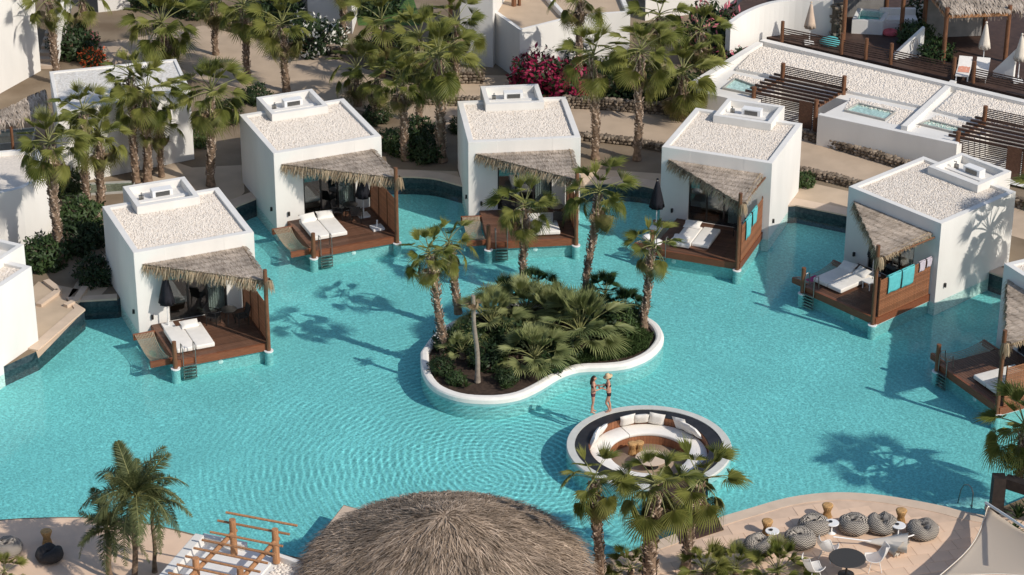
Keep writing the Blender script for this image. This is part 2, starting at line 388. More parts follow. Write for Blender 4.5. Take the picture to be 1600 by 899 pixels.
VNAME = ['second villa from the left edge, nearest the feather palms','villa at the left end of the back row','villa in the middle of the back row','villa at the right end of the back row','villa on the right with a palm shadow on its side wall','villa cut off by the right edge of the picture']
VL = ['white cube villa on the left shore, its deck nearest the two feather palms',
      'white cube villa at the left end of the back row, two pillows on its sunbed',
      'white cube villa in the middle of the back row, facing the planted island squarely',
      'white cube villa at the right end of the back row, dark parasol against its front',
      'white cube villa on the right with a palm shadow on its long side wall',
      'white cube villa at the right edge of the picture, only its shaded front showing']
for (X,Y,A),lb in zip(VILLAS, VL): make_villa(X,Y,A,lb)
# the villa cut by the left edge: its pool-side wall is a side wall
a0 = radians(-25.7); c0 = Vector((-20.54,93.40))
ox = c0 - Vector((VW*cos(a0)-VD*sin(a0), VW*sin(a0)+VD*cos(a0)))
make_villa(ox.x, ox.y, -25.7, 'white villa cut off by the left edge, bright side wall dropping into the water')

# ------------------------------------------------------------------ thatch
M['thatch'] = mat('grey_thatch', (.42,.33,.25), .95, .0, 5, .5, 40, .1, col2=(.18,.13,.095), detail=6, stretch=(8,1,1))
def straw_mat(name, ca, cb, cc):
    m = bpy.data.materials.new(name); m.use_nodes = True; n = m.node_tree.nodes; l = m.node_tree.links; b = n['Principled BSDF']
    b.inputs['Roughness'].default_value = .9; b.inputs['Specular IOR Level'].default_value = .1
    g = n.new('ShaderNodeNewGeometry'); rp = n.new('ShaderNodeValToRGB'); e = rp.color_ramp.elements
    e[0].color = ca+(1,); e[1].color = cc+(1,); q = e.new(.5); q.color = cb+(1,)
    l.new(g.outputs['Random Per Island'], rp.inputs[0])
    tc = n.new('ShaderNodeTexCoord'); nz = n.new('ShaderNodeTexNoise'); nz.inputs['Scale'].default_value = .9; nz.inputs['Detail'].default_value = 4; l.new(tc.outputs['Object'], nz.inputs['Vector'])
    mr = n.new('ShaderNodeMapRange'); mr.inputs[1].default_value = .35; mr.inputs[2].default_value = .62; mr.inputs[3].default_value = .62; mr.inputs[4].default_value = 1.08; l.new(nz.outputs['Fac'], mr.inputs[0])
    hs = n.new('ShaderNodeHueSaturation'); l.new(rp.outputs[0], hs.inputs['Color']); l.new(mr.outputs[0], hs.inputs['Value']); l.new(hs.outputs[0], b.inputs['Base Color']); return m
M['straw'] = straw_mat('grey_straw', (.36,.285,.22), (.50,.41,.325), (.62,.52,.42))
M['strawfringe'] = straw_mat('tan_straw', (.30,.21,.13), (.46,.345,.215), (.58,.46,.31))
M['strawhut'] = straw_mat('hut_straw', (.115,.08,.055), (.37,.275,.195), (.62,.475,.355))
def blade(mb, a, b, w, lift, mi=0):
    """one straw: a thin bent strip of two quads"""
    a = Vector(a); b = Vector(b); d = b-a; s = d.cross(Vector((0,0,1)))
    if s.length < 1e-5: s = Vector((1,0,0))
    s = s.normalized()*w/2; mid = (a+b)/2+Vector((0,0,lift))
    mb.add([a-s,a+s,mid+s,mid-s,b+s*.4,b-s*.4], [(0,1,2,3),(3,2,4,5)], mi)
def thatch_tri(seed, px):
    """triangular awning: two points on the wall, the outer corner over the post; straw in courses"""
    r = random.Random(seed)
    A = Vector((.36,.0,3.30)); B = Vector((5.0,.0,3.36)); C = Vector((px+.12,-3.75,3.36))
    slab = MB(); th = .09; A1 = A+Vector((.0,.0,0))
    for z in (0,): slab.add([A,B,C,A-Vector((0,0,th)),B-Vector((0,0,th)),C-Vector((0,0,th))], [(0,2,1),(3,4,5),(0,1,4,3),(1,2,5,4),(2,0,3,5)])
    st = MB()
    def pt(x, y):                                         # height of the slab over (x,y)
        u = -y/3.75; return 3.33+.03*u
    rows = 8
    for row in range(rows):
        y0 = -3.75*(row)/rows
        nb = int(560*(1-row/rows)+90)
        for k in range(nb):
            y = y0-r.uniform(-.03,.16); q = min(max(-y/3.75,0),1)
            xl = A.x+(C.x-A.x)*q; xr = B.x+(C.x-B.x)*q
            x = r.uniform(xl-.05, xr+.05)
            L = r.uniform(.34,.5); ang = r.gauss(0,.12)
            zz = pt(x,y)+.02 + r.uniform(.0,.02)
            
            for _ in range(6):                            # stay inside the sloping free edge
                xe = x+L*sin(ang); ye = y-L*cos(ang); qe = min(max(-ye/3.75,0),1)
                if xe < A.x+(C.x-A.x)*qe-.06 or ye < -3.80: L *= .72
                else: break
            a = (x,y,zz); b = (x+L*sin(ang), y-L*cos(ang), pt(x,y)+r.uniform(.035,.062))
            blade(st, a, b, r.uniform(.02,.045), r.uniform(.0,.015))
    fr = MB()
    for k in range(620):                                  # fringe hanging along the free edge from the wall to the post
        q = r.random(); p = A+(C-A)*q; i = Vector((.7,.5,0))*r.uniform(0,.25)
        L = r.uniform(.18,.5)*(1 if r.random() < .85 else 1.25)
        a = p+i*.5+Vector((0,0,r.uniform(0,.08))); b = p+Vector((-.18,-.12,0))*r.uniform(.0,1)+Vector((r.uniform(-.1,.1),r.uniform(-.1,.1),-L))
        blade(fr, a, b, r.uniform(.02,.05), r.uniform(0,.06))
    for k in range(150):
        q = r.random(); p = B+(C-B)*q
        blade(fr, p+Vector((-.12,0,.05)), p+Vector((r.uniform(.02,.12),r.uniform(-.1,.1),-r.uniform(.1,.3))), r.uniform(.02,.045), .03)
    for k in range(90):
        t = r.uniform(0,2*pi); L = r.uniform(.25,.55); p = C+Vector((cos(t),sin(t),0))*r.uniform(.05,.2)
        blade(fr, p+Vector((0,0,.08)), p+Vector((cos(t)*.12,sin(t)*.12,-L)), r.uniform(.02,.05), .05)
    return slab, st, fr
PX = 4.72
CDATA = {}
for key, px in (('a',PX),('b',PX+.32)):
    s_, st_, f_ = thatch_tri(3 if key == 'a' else 4, px)
    CDATA[key] = (s_.data('awning_board', M['thatch']), st_.data('straw_course', M['straw']), f_.data('straw_fringe', M['strawfringe']))
# ------------------------------------------------------------------ decks
DKZ, DKY = .36, -3.72
def deck_data(dx):
    D = {}; x0, x1 = .55+dx, PX+dx+.12
    npl = 26; pw = (-DKY-.12)/npl
    mb = MB(); mb.box(x0,x1-.10,0,pw-.012,DKZ-.04,DKZ); D['plank'] = mb.data('plank', M['wood'])
    D['planks'] = [(0, DKY+.12+pw*i, random.uniform(-.003,.003)) for i in range(npl)]
    mb = MB(); mb.box(x0-.02,x1,DKY,DKY+.11,DKZ-.33,DKZ+.012); D['fascia_board'] = mb.data('fascia_board', M['woodred'])
    mb = MB(); mb.box(x1-.09,x1+.0,DKY+.112,-.004,DKZ-.33,DKZ+.012); D['side_board'] = mb.data('side_board', M['woodred'])
    mb = MB(); mb.box(x0-.02,x0+.10,DKY+.112,-.004,DKZ-.33,DKZ-.045); D['edge_board'] = mb.data('edge_board', M['woodred'])
    mb = MB(); mb.box(x0+.12,x1-.06,DKY+.15,-.005,ZF,DKZ-.345); mb.box(x0+.2,x1-.0,DKY+.06,DKY+.15,DKZ-.36,DKZ-.337,1)
    mb.box(x1-.09,x1-.02,DKY+.15,-.005,DKZ-.36,DKZ-.337,1)
    for (x,y) in ((x0+.0,DKY-.06),(x1-.12,DKY-.06)):
        mb.lathe([(.19,ZF),(.19,.03)],16,(x,y,0)); mb.lathe([(.19,.03),(.205,.03),(.205,.075),(0,.075)],16,(x,y,0),1,False)
    D['base_wall'] = mb.data('base_wall', [M['pooltile'], M['white']])
    mb = MB(); mb.cyl((x0,DKY-.06,.075),(x0,DKY-.06,1.34),.105,.10,12); D['short_post'] = mb.data('short_post', M['post'])
    # privacy screen on the right side
    mb = MB(); sx = x1-.05; mb.box(sx-.012,sx+.012,DKY+.2,-.08,0,.055); D['slat'] = mb.data('slat', M['slat'])
    D['slats'] = [(0,0,DKZ+.03+.079*i) for i in range(23)]
    mb = MB()
    for y in (-.1,-1.25,-2.4,DKY+.22): mb.box(sx-.05,sx-.014,y-.03,y+.03,DKZ,DKZ+1.9)
    D['screen_frame'] = mb.data('screen_frame', M['post'])
    return D
DD = {'a': deck_data(0), 'b': deck_data(.32)}
def make_deck(k, key, dlabel, clabel):
    X,Y,A = VILLAS[k]; D = DD[key]; dx = 0 if key == 'a' else .32
    t = thing('wooden_deck', dlabel, 'deck', (X,Y,0), radians(A), 'wooden decks in front of the villas')
    for q in D['planks']: put('plank', D['plank'], t, loc=q)
    for q in ('fascia_board','side_board','edge_board','base_wall','short_post'): put(q, D[q], t)
    f = put('privacy_screen', D['screen_frame'], t)
    for q in D['slats']: put('slat', D['slat'], f, loc=q)
    c = thing('thatch_awning', clabel, 'awning', (X,Y,0), radians(A), 'thatched awnings over the villa decks')
    B, S_, F = CDATA[key]; b = put('awning_board', B, c); put('straw_course', S_, b, kind='stuff'); put('straw_fringe', F, b, kind='stuff')
    mb = MB(); px = PX+dx; mb.cyl((px,DKY-.06,.077),(px,DKY-.06,3.95),.10,.092,12); mb.build('post', M['post'], c)
    mb = MB()
    mb.tube([(.5,-.03,3.17),(px,DKY+.05,3.22)], .045, 8); mb.tube([(px,DKY+.05,3.2),(px+.1,-.03,3.2)], .045, 8); mb.build('beam', M['post'], c)
DN = ['left shore villa','left back row villa','middle back row villa','right back row villa','right villa with the palm shadow','villa at the right edge']
DX = ['with tan hammock, parasol and two unequal cushions, on the left shore','with two pillows on its white sunbed, left in the back row','half hidden by an island palm, middle of the back row','with open dark parasol and clay-red screen, right in the back row','with turquoise towels on its screen, on the right','at the right edge, one cushion striped by shade']
for k in range(6):
    key = 'a' if k < 3 else 'b'
    make_deck(k, key, ['brown plank deck with black parasol on a white base, on the left shore','brown plank deck with two pillows on its sunbed, left end of the back row','brown plank deck half hidden by an island palm, middle of the back row','dark plank deck with towels on its screen, right end of the back row','dark plank deck with two big turquoise towels, on the right side','dark plank deck cut off by the right edge, its screen glowing orange'][k],
      ['grey thatched triangular awning of the villa on the left shore','grey thatched triangular awning at the left end of the back row','grey thatched triangular awning in the middle of the back row, behind an island palm','grey thatched triangular awning at the right end of the back row','grey thatched triangular awning on the right, over the two big turquoise towels','grey thatched triangular awning cut off by the right edge'][k])
# ------------------------------------------------------------------ planted island
ISL = arc([P(u,v,.36)[:2] for u,v in [(657,550),(659,578),(672,600),(693,613),(726,622),(772,624),(812,618),(845,603),(873,586),(905,575),(950,573),(985,568),(1018,553),(1036,532),(1034,515),(1020,500),(985,485),(930,472),(860,470),(780,478),(720,496),(680,520),(657,550)]],3)[:-1]
ISL = [tuple(q) for q in ISL]
def inset(poly, d):
    n = len(poly); ar = sum(poly[i][0]*poly[(i+1)%n][1]-poly[(i+1)%n][0]*poly[i][1] for i in range(n)); s = 1 if ar > 0 else -1; o = []
    for i in range(n):
        a = Vector(poly[i-1]); b = Vector(poly[(i+1)%n]); t = (b-a).normalized(); o.append((poly[i][0]-t.y*d*s, poly[i][1]+t.x*d*s))
    return o
def ringwall(mb, poly, prof, mi_at=None):
    """closed wall: prof = list of (inset, z) swept round the outline"""
    n = len(poly); L = [inset(poly,d) for d,z in prof]
    for j in range(len(prof)-1):
        vs = [(x,y,prof[j][1]) for x,y in L[j]]+[(x,y,prof[j+1][1]) for x,y in L[j+1]]
        mb.add(vs, [(i,(i+1)%n,n+(i+1)%n,n+i) for i in range(n)], mi_at[j] if mi_at else 0, True)
isl = thing('island_planter','kidney shaped planted island with a rounded white rim in the pool','planter',tuple(P(840,545,0)))
isl.location.z = 0
def rel(poly, o): return [(x-o.location.x, y-o.location.y) for x,y in poly]
IR = rel(ISL, isl)
mb = MB(); ringwall(mb, IR, [(0,ZF),(0,.12)]); mb.build('basin_wall', M['pooltile'], isl)
mb = MB(); ringwall(mb, IR, [(0,.12),(-.01,.13),(-.01,.30),(.03,.37),(.10,.40),(.26,.40),(.33,.37),(.36,.30),(.36,.05)]); mb.build('rim', mat('rim_plaster',(.78,.74,.68),.75,.06,2.5,.2,20,.2), isl)
bm = bmesh.new()
q = inset(IR,.35); vs = [bm.verts.new((x,y,.22)) for x,y in q]; es = [bm.edges.new((vs[i],vs[(i+1)%len(vs)])) for i in range(len(vs))]
bmesh.ops.triangle_fill(bm, use_beauty=True, edges=es); bmesh.ops.subdivide_edges(bm, edges=bm.edges, cuts=2, use_grid_fill=True)
for f in bm.faces:
    if f.normal.z < 0: f.normal_flip()
for v in bm.verts: v.co.z += .08*noise.noise(v.co*1.7)
me = bpy.data.meshes.new('soil'); bm.to_mesh(me); bm.free(); me.materials.append(M['soil']); put('soil', me, isl)
def inside(p, poly):
    c = False; n = len(poly)
    for i in range(n):
        x1,y1 = poly[i]; x2,y2 = poly[(i+1)%n]
        if (y1 > p[1]) != (y2 > p[1]) and p[0] < (x2-x1)*(p[1]-y1)/(y2-y1)+x1: c = not c
    return c
# ------------------------------------------------------------------ sunken lounge
LC = P(1014,696,.36); LR = 3.32
lg = thing('sunken_lounge','round sunken seating pit with a pale rim and black coping in the pool','lounge',(LC.x,LC.y,0))
FZ = -.5
GA0, GA1 = radians(-88), radians(-48)                    # the gap where the boardwalk comes in
A0, A1 = GA1, GA0+2*pi
def ring(mb, prof, mi=0, a0=A0, a1=A1, n=72, smooth=False, ends=True):
    mb.lathe(prof, n, (0,0,0), mi, smooth, a0, a1)
    if ends:
        for a in (a0,a1): mb.add([(r*cos(a),r*sin(a),z) for r,z in prof],[tuple(range(len(prof)))],mi)
mb = MB(); ring(mb,[(LR-.01,ZF),(LR-.01,.24)],0); ring(mb,[(LR-.01,.24),(LR,.25),(LR,.32),(LR-.03,.36),(LR-.34,.36),(LR-.34,.3)],1)
mb.build('outer_rim', [M['pooltile'], mat('rim_stone',(.56,.55,.50),.7,.06,3,.1,30)], lg)
RB = LR-.90
mb = MB(); ring(mb,[(LR-.34,.3),(LR-.345,.33),(RB,.33),(RB,.30)]); mb.build('black_coping', M['blackstone'], lg)
M['loungewood'] = mat('lounge_wood',(.30,.125,.06),.55,.2,4,.1,40,.3,objvar=.15)
mb = MB(); k = 2*pi*RB/104*.5; mb.add([(RB,-k+.006,FZ),(RB,k-.006,FZ),(RB,k-.006,.3),(RB,-k+.006,.3),(RB-.03,-k+.006,FZ),(RB-.03,k-.006,FZ),(RB-.03,k-.006,.3),(RB-.03,-k+.006,.3)],[(4,7,6,5),(0,1,2,3),(3,2,6,7),(0,3,7,4),(1,5,6,2)])
bl = mb.data('back_slat', M['loungewood'])
mb = MB(); ring(mb,[(RB+.02,FZ),(RB+.02,.3)]); mb.build('back_lining', M['blackstone'], lg)
na = 104
for i in range(na):
    a = 2*pi*i/na
    if A0 < a < A1 or A0 < a-2*pi < A1 or A0 < a+2*pi < A1: put('back_slat', bl, lg, rot=(0,0,a))
RS = RB-.78
mb = MB(); k = 2*pi*RS/78*.5; mb.add([(RS,-k+.005,FZ),(RS,k-.005,FZ),(RS,k-.005,-.14),(RS,-k+.005,-.14),(RS-.03,-k+.005,FZ),(RS-.03,k-.005,FZ),(RS-.03,k-.005,-.14),(RS-.03,-k+.005,-.14)],[(4,7,6,5),(0,1,2,3),(3,2,6,7),(0,3,7,4),(1,5,6,2)])
sl_ = mb.data('seat_slat', M['loungewood'])
mb = MB(); ring(mb,[(RS+.02,FZ),(RS+.02,-.12),(RB,-.12)]); mb.build('seat_base', M['blackstone'], lg)
for i in range(78):
    a = 2*pi*i/78
    if A0+.05 < a < A1-.05 or A0+.05 < a-2*pi < A1-.05: put('seat_slat', sl_, lg, rot=(0,0,a))
for c0,c1 in ((A0+.02,A0+1.38),(A0+1.40,A0+2.86),(A0+2.88,A0+4.3),(A0+4.32,A1-.02)):
    mb = MB(); ring(mb,[(RS-.03,-.12),(RS-.05,-.08),(RS-.05,-.0),(RS-.02,.02),(RB-.10,.02),(RB-.06,0),(RB-.06,-.12)],0,c0,c1,26,True); mb.build('seat_cushion', M['cloth'], lg)
mb = MB(); mb.lathe([(RB+.3,FZ-.1),(RB+.3,FZ),(0,FZ)],48); mb.build('floor', mat('lounge_floor',(.36,.27,.19),.8,.1,2,.1,30), lg)
def pillow_data():
    mb = MB(); n = 9; s = .33
    for sd in (1,-1):
        vs = []
        for i in range(n):
            for j in range(n):
                x = -1+2*i/(n-1); y = -1+2*j/(n-1); e = (1-x**4)*(1-y**4)
                p = 1-.10*(1-abs(x))*(abs(y)**3)-.10*(1-abs(y))*(abs(x)**3)
                vs.append((x*s*p*(1), y*s*p, sd*.10*e**.6))
        fs = [(i*n+j,(i+1)*n+j,(i+1)*n+j+1,i*n+j+1) if sd > 0 else (i*n+j,i*n+j+1,(i+1)*n+j+1,(i+1)*n+j) for i in range(n-1) for j in range(n-1)]
        mb.add(vs, fs, 0, True)
    return mb.data('pillow', M['cloth'])
PIL = pillow_data()
def lounge_pillow(deg, label, tilt=68, dr=.0, dz=0.0, spin=0):
    a = radians(deg); r = RB-.16+dr
    o = put('pillow', PIL, loc=(LC.x+r*cos(a),LC.y+r*sin(a),.02+.30+dz)); o.rotation_mode = 'XYZ'
    Mx = Matrix.Rotation(a+pi/2,3,'Z') @ Matrix.Rotation(radians(tilt),3,'X') @ Matrix.Rotation(radians(spin),3,'Z')
    o.rotation_euler = Mx.to_euler(); tag(o, label, 'pillow', 'white pillows in the sunken lounge'); return o
for d,l,tl in ((170,'white pillow at the front of the left trio in the sunken lounge',66),(158,'white pillow in the middle of the left trio in the sunken lounge',70),(147,'white pillow at the back of the left trio in the sunken lounge, nearest the people',68)): lounge_pillow(d,l,tl+random.uniform(-8,5),0,0,random.uniform(-14,14))
for d,l,tl in ((110,'white pillow at the left of the back trio in the sunken lounge',66),(95,'white pillow in the middle of the back trio in the sunken lounge',64),(79,'white pillow at the right of the back trio in the sunken lounge',70)): lounge_pillow(d,l,tl+random.uniform(-8,5),0,0,random.uniform(-14,14))
for d,l,tl,dr in ((53,'white pillow on the right of the lounge leaning upright behind another',72,0.02),(42,'white pillow on the right of the lounge in the middle of a leaning stack',60,-.06),(31,'white pillow on the right of the lounge lying furthest forward',55,-.02)): lounge_pillow(d,l,tl,dr,0,random.uniform(-10,10))
M['wicker'] = mat('honey_wicker',(.50,.29,.12),.7,.3,18,.6,60,.2)
def stool_data(h=.5, r=.20):
    mb = MB(); mb.lathe([(0,0),(r*.8,0),(r*.86,.02),(r*.55,h*.48),(r*.60,h*.56),(r*1.0,h*.97),(r*.99,h),(r*.9,h),(0,h-.01)],18)
    for i in range(18):
        a = 2*pi*i/18; mb.tube([(r*.87*cos(a),r*.87*sin(a),.01),(r*.57*cos(a+.2),r*.57*sin(a+.2),h*.5),(r*1.01*cos(a+.4),r*1.01*sin(a+.4),h)],.012,4)
    return mb
ST = stool_data().data('stool_body', M['wicker'])
for (a,r,l) in ((128,1.0,'round honey coloured stool on the lounge floor, left of its neighbour'),(112,.92,'round honey coloured stool on the lounge floor, behind the palm crowns')):
    t = thing('wicker_stool', l, 'stool', (LC.x+r*cos(radians(a)),LC.y+r*sin(radians(a)),FZ), 0, 'honey wicker stools in the sunken lounge'); put('stool_body', ST, t)
    mb = MB(); mb.lathe([(.185,.49),(.19,.515),(.15,.53),(0,.535)],16); mb.build('seat', M['wicker'], t)
t = thing('round_table','low round pale table in the sunken lounge beneath the palm crowns','table',(LC.x+.1,LC.y-.2,FZ))
mb = MB(); mb.lathe([(0,.36),(.62,.36),(.64,.38),(.64,.40),(0,.405)],32,smooth=False); mb.build('tabletop', M['stone_cap'], t)
mb = MB(); mb.lathe([(.3,0),(.12,.08),(.10,.36)],18); mb.build('leg', M['darkmetal'], t)
# boardwalk from the terrace
bw = [P(u,v,.33) for u,v in [(1063,851),(1131,829),(1082,745),(1030,757)]]
t = thing('boardwalk','dark plank walkway from the terrace to the sunken lounge','walkway',tuple(bw[0]))
o = bw[0]; ex = (bw[1]-bw[0]); ey = (bw[3]-bw[0])
npk = 26
dark = mat('boardwalk_wood',(.055,.03,.02),.6,.25,3,.1,40,.3,objvar=.25)
for i in range(npk):
    mb = MB(); f0 = i/npk+.004; f1 = (i+1)/npk-.003; ee = (bw[2]-bw[1])
    q = [ey*f0, ex+ee*f0, ex+ee*f1, ey*f1]; mb.prism([(v.x,v.y) for v in q],.0,.045); mb.build('plank', dark, t)
mb = MB()
for e0,d in ((Vector((0,0,0)),ey),(ex*1.0,bw[2]-bw[1])):
    mb.bar(e0+Vector((0,0,-.12)), e0+d+Vector((0,0,-.12)), .08,.2)
mb.build('side_beam', dark, t)
# ------------------------------------------------------------------ palms
def leafmat(name, c1, c2, tr=.32):
    m = bpy.data.materials.new(name); m.use_nodes = True; n = m.node_tree.nodes; l = m.node_tree.links; b = n['Principled BSDF']
    b.inputs['Roughness'].default_value = .5; b.inputs['Specular IOR Level'].default_value = .22
    oi = n.new('ShaderNodeObjectInfo'); g = n.new('ShaderNodeNewGeometry'); ad = n.new('ShaderNodeMath'); ad.operation = 'ADD'
    mu = n.new('ShaderNodeMath'); mu.operation = 'MULTIPLY'; mu.inputs[1].default_value = .4; l.new(g.outputs['Random Per Island'], mu.inputs[0])
    mu2 = n.new('ShaderNodeMath'); mu2.operation = 'MULTIPLY'; mu2.inputs[1].default_value = .6; l.new(oi.outputs['Random'], mu2.inputs[0])
    l.new(mu.outputs[0], ad.inputs[0]); l.new(mu2.outputs[0], ad.inputs[1])
    mx = n.new('ShaderNodeMix'); mx.data_type = 'RGBA'; mx.inputs[6].default_value = c1+(1,); mx.inputs[7].default_value = c2+(1,); l.new(ad.outputs[0], mx.inputs[0])
    l.new(mx.outputs[2], b.inputs['Base Color'])
    if tr:
        o = n['Material Output']; t = n.new('ShaderNodeBsdfTranslucent'); l.new(mx.outputs[2], t.inputs['Color']); q = n.new('ShaderNodeMixShader'); q.inputs[0].default_value = tr
        l.new(b.outputs[0], q.inputs[1]); l.new(t.outputs[0], q.inputs[2]); l.new(q.outputs[0], o.inputs[0])
    return m
M['frond'] = leafmat('palm_frond', (.090,.115,.020), (.295,.285,.075))
M['frondold'] = leafmat('old_palm_frond', (.13,.145,.035), (.27,.24,.09))
M['froddead'] = leafmat('dry_palm_frond', (.20,.14,.075), (.36,.27,.16), .1)
M['frondblue'] = leafmat('grey_green_frond', (.125,.155,.05), (.37,.385,.16))
M['frondark'] = leafmat('dark_frond', (.02,.042,.013), (.05,.085,.026))
M['petiole'] = mat('petiole', (.20,.20,.075), .5, .2, 6)
M['bark'] = mat('palm_bark', (.30,.205,.14), .95, .0, 6, .8, 14, .1, col2=(.11,.075,.05), bdist=.05)
M['boot'] = straw_mat('leaf_boots', (.20,.13,.085), (.46,.34,.25), (.70,.55,.43))
def fan(seed, pl, br, spread, nseg, cup, droop, tipdroop, mi=1, fill=.55):
    """a fan leaf along +X: petiole of length pl, blade radius br"""
    r = random.Random(seed); mb = MB()
    def pz_(x): return -droop*x*x
    n = 5; pts = [(pl*i/n, 0, pz_(pl*i/n)) for i in range(n+1)]
    mb.tube(pts, [.032-.018*i/n for i in range(n+1)], 4, 0, False)
    sl = -2*droop*pl; ang = math.atan(sl); hub = Vector((pl,0,pz_(pl))); ca, sa = cos(ang), sin(ang)
    def tp(x,y,z): return (hub.x+x*ca-z*sa, hub.y+y, hub.z+x*sa+z*ca)
    for k in range(nseg):
        t = -spread+2*spread*(k+.5)/nseg; dt = spread/nseg*.86
        L = br*(1-.22*(abs(t)/spread)**2)*r.uniform(.9,1.07); m_ = L*fill
        c = cup*(abs(t)/spread)
        def q(rad, th, up=0): return tp(rad*cos(th), rad*sin(th), c*rad*.6+up-tipdroop*(rad/br)**2.2*br)
        td = r.uniform(-.10,.10)*br
        v = [q(.03,t), q(m_,t-dt,-.035*br), q(m_,t,.035*br), q(m_,t+dt,-.035*br)]
        e = q(L,t+r.uniform(-.02,.02)); e = (e[0],e[1],e[2]+td-r.random()**2*.25*br*tipdroop*2)
        mid = q(m_+(L-m_)*.52,t); mid = (mid[0],mid[1],mid[2]+td*.3)
        w_ = dt*m_*1.0; mL = (mid[0]+w_*sin(t), mid[1]-w_*cos(t), mid[2]-.012*br); mR = (mid[0]-w_*sin(t), mid[1]+w_*cos(t), mid[2]-.012*br)
        v += [mL, mR, e]
        mb.add(v, [(0,1,2),(0,2,3),(1,4,2),(2,4,5),(2,5,3),(4,6,5)], mi)
    return mb
FANS = {}
def fan_set(key, ms, mo, dead=True):
    FANS[key] = dict(
        young=[fan(10+i,.85,.85,radians(52),18,.5,.03,.04,fill=.48).data('frond',[M['petiole'],ms]) for i in range(2)],
        mid=[fan(20+i,1.05,.92,radians(88),25,.55,.20,.24,fill=.44).data('frond',[M['petiole'],ms]) for i in range(3)],
        low=[fan(30+i,1.05,.92,radians(86),24,.30,.34,.52,fill=.43).data('frond',[M['petiole'],ms]) for i in range(3)],
        old=[fan(40+i,.95,.88,radians(76),21,.0,.45,.72,fill=.42).data('frond',[M['petiole'],mo]) for i in range(2)],
        dead=[fan(50+i,.70,.85,radians(60),14,-.5,.35,.8).data('dry_frond',[M['petiole'],M['froddead']]) for i in range(2)])
fan_set('green', M['frond'], M['frondold'])
def crown(t, top, rad, n, key, seed, dead=5, lean=(0,0), flat=0.0, upmax=80, lowmin=-48):
    r = random.Random(seed); S = rad/1.72
    for k in range(n):
        f = (k+.5)/n; el = upmax-(upmax-lowmin)*(f**.85)+r.uniform(-9,9); az = k*2.39996+r.uniform(-.25,.25)
        kind = 'young' if el > 52 else 'mid' if el > 8 else 'low' if el > -22 else 'old'
        me = r.choice(FANS[key][kind]); s = S*r.uniform(.85,1.1)*(.9 if el > 60 else 1)
        Mx = Matrix.Rotation(az,3,'Z') @ Matrix.Rotation(-radians(el),3,'Y') @ Matrix.Rotation(r.uniform(-.5,.5),3,'X')
        put('frond', me, t, loc=(top[0]+lean[0],top[1]+lean[1],top[2]+.25*S*(1-f)), rot=Mx.to_euler(), scale=s)
    for k in range(dead):
        az = r.uniform(0,2*pi); el = r.uniform(-78,-58); me = r.choice(FANS[key]['dead'])
        Mx = Matrix.Rotation(az,3,'Z') @ Matrix.Rotation(-radians(el),3,'Y')
        put('dry_frond', me, t, loc=(top[0],top[1],top[2]-.1), rot=Mx.to_euler(), scale=S*r.uniform(.7,.95))
def trunk_mb(h, lx, ly, r0, r1, seed, boots=True, bend=.3):
    r = random.Random(seed); mb = MB(); n = max(6,int(h/.45)); pts = []; rad = []
    for i in range(n+1):
        f = i/n; g = f**(1+bend); w_ = .03*sin(f*9+seed)
        pts.append((lx*g+w_, ly*g, h*f)); k = r0*1.35 if i == 0 else r0+(r1-r0)*f
        rad.append(k*r.uniform(.95,1.05))
    mb.tube(pts, rad, 10, 0)
    if boots:
        row = .085; k = int(h/row)
        for i in range(k):
            z = (i+.5)*row; f = z/h
            if f < .10 and r.random() < .8: continue
            fi = min(int(f*n),n-1); a_ = Vector(pts[fi]); b_ = Vector(pts[fi+1]); c = a_+(b_-a_)*(f*n-fi); R = r0+(r1-r0)*f
            for j in range(5):
                if r.random() < .22*(1-f): continue
                t = 2*pi*j/5+i*1.15+r.uniform(-.2,.2); d = Vector((cos(t),sin(t),0)); s = Vector((-sin(t),cos(t),0)); wd = R*r.uniform(.30,.5); L = r.uniform(.06,.13)*(1+.7*f); out = r.uniform(.035,.09)*(1+.6*f)
                p = c+d*R*.93
                mb.add([p-s*wd, p+s*wd, p+d*out+Vector((0,0,L))+s*wd*.5, p+d*out+Vector((0,0,L))-s*wd*.5, p+d*(out+.02)+Vector((0,0,L*.55))], [(0,1,4),(1,2,4),(2,3,4),(3,0,4)], 1)
    return mb, pts[-1]
PALMS = 0
def palm(base, crown_px, rpx, label, group, key='green', n=34, dead=5, r0=None, seed=None, zg=.3, wide=1.0, boots=True, lowmin=-48, upmax=80):
    """base: picture point of the foot on the ground (or a world point); crown_px: picture point of the crown's heart"""
    global PALMS
    PALMS += 1; seed = seed or PALMS*7
    B = P(base[0],base[1],zg) if len(base) == 2 else Vector(base)
    T = Py(crown_px[0],crown_px[1],B.y+.02) if len(crown_px) == 2 else Vector(crown_px)
    h = T.z-zg; sc = ppm(T.y,T.z); rad = rpx/sc if rpx > 8 else rpx
    t = thing('fan_palm', label, 'palm tree', tuple(B), 0, group)
    rr = r0 or .17*wide
    mb, top = trunk_mb(h, T.x-B.x, T.y-B.y, rr, rr*.82, seed, boots); mb.build('trunk', [M['bark'], M['boot']], t)
    crown(t, top, rad, n, key, seed, dead, lowmin=lowmin, upmax=upmax)
    return t
GI = 'fan palms planted on the island'
for b,c,rp,l,n in [((693,552),(671,400),55,'slim fan palm at the left tip of the island, trunk leaning left',21),
                 ((715,490),(702,382),50,'slim fan palm second from the left on the island, behind the leaning one',18),
                 ((817,438),(821,326),58,'fan palm on the island in front of the middle villa',20),
                 ((915,456),(937,304),61,'tallest fan palm on the island, right of the middle villa, trunk leaning right',22),
                 ((1006,512),(1019,388),54,'fan palm at the right tip of the island',18)]:
    palm(b,c,rp,l,GI,n=n,dead=2,r0=.155,zg=.25)
GB = 'fan palms behind the back row of villas'
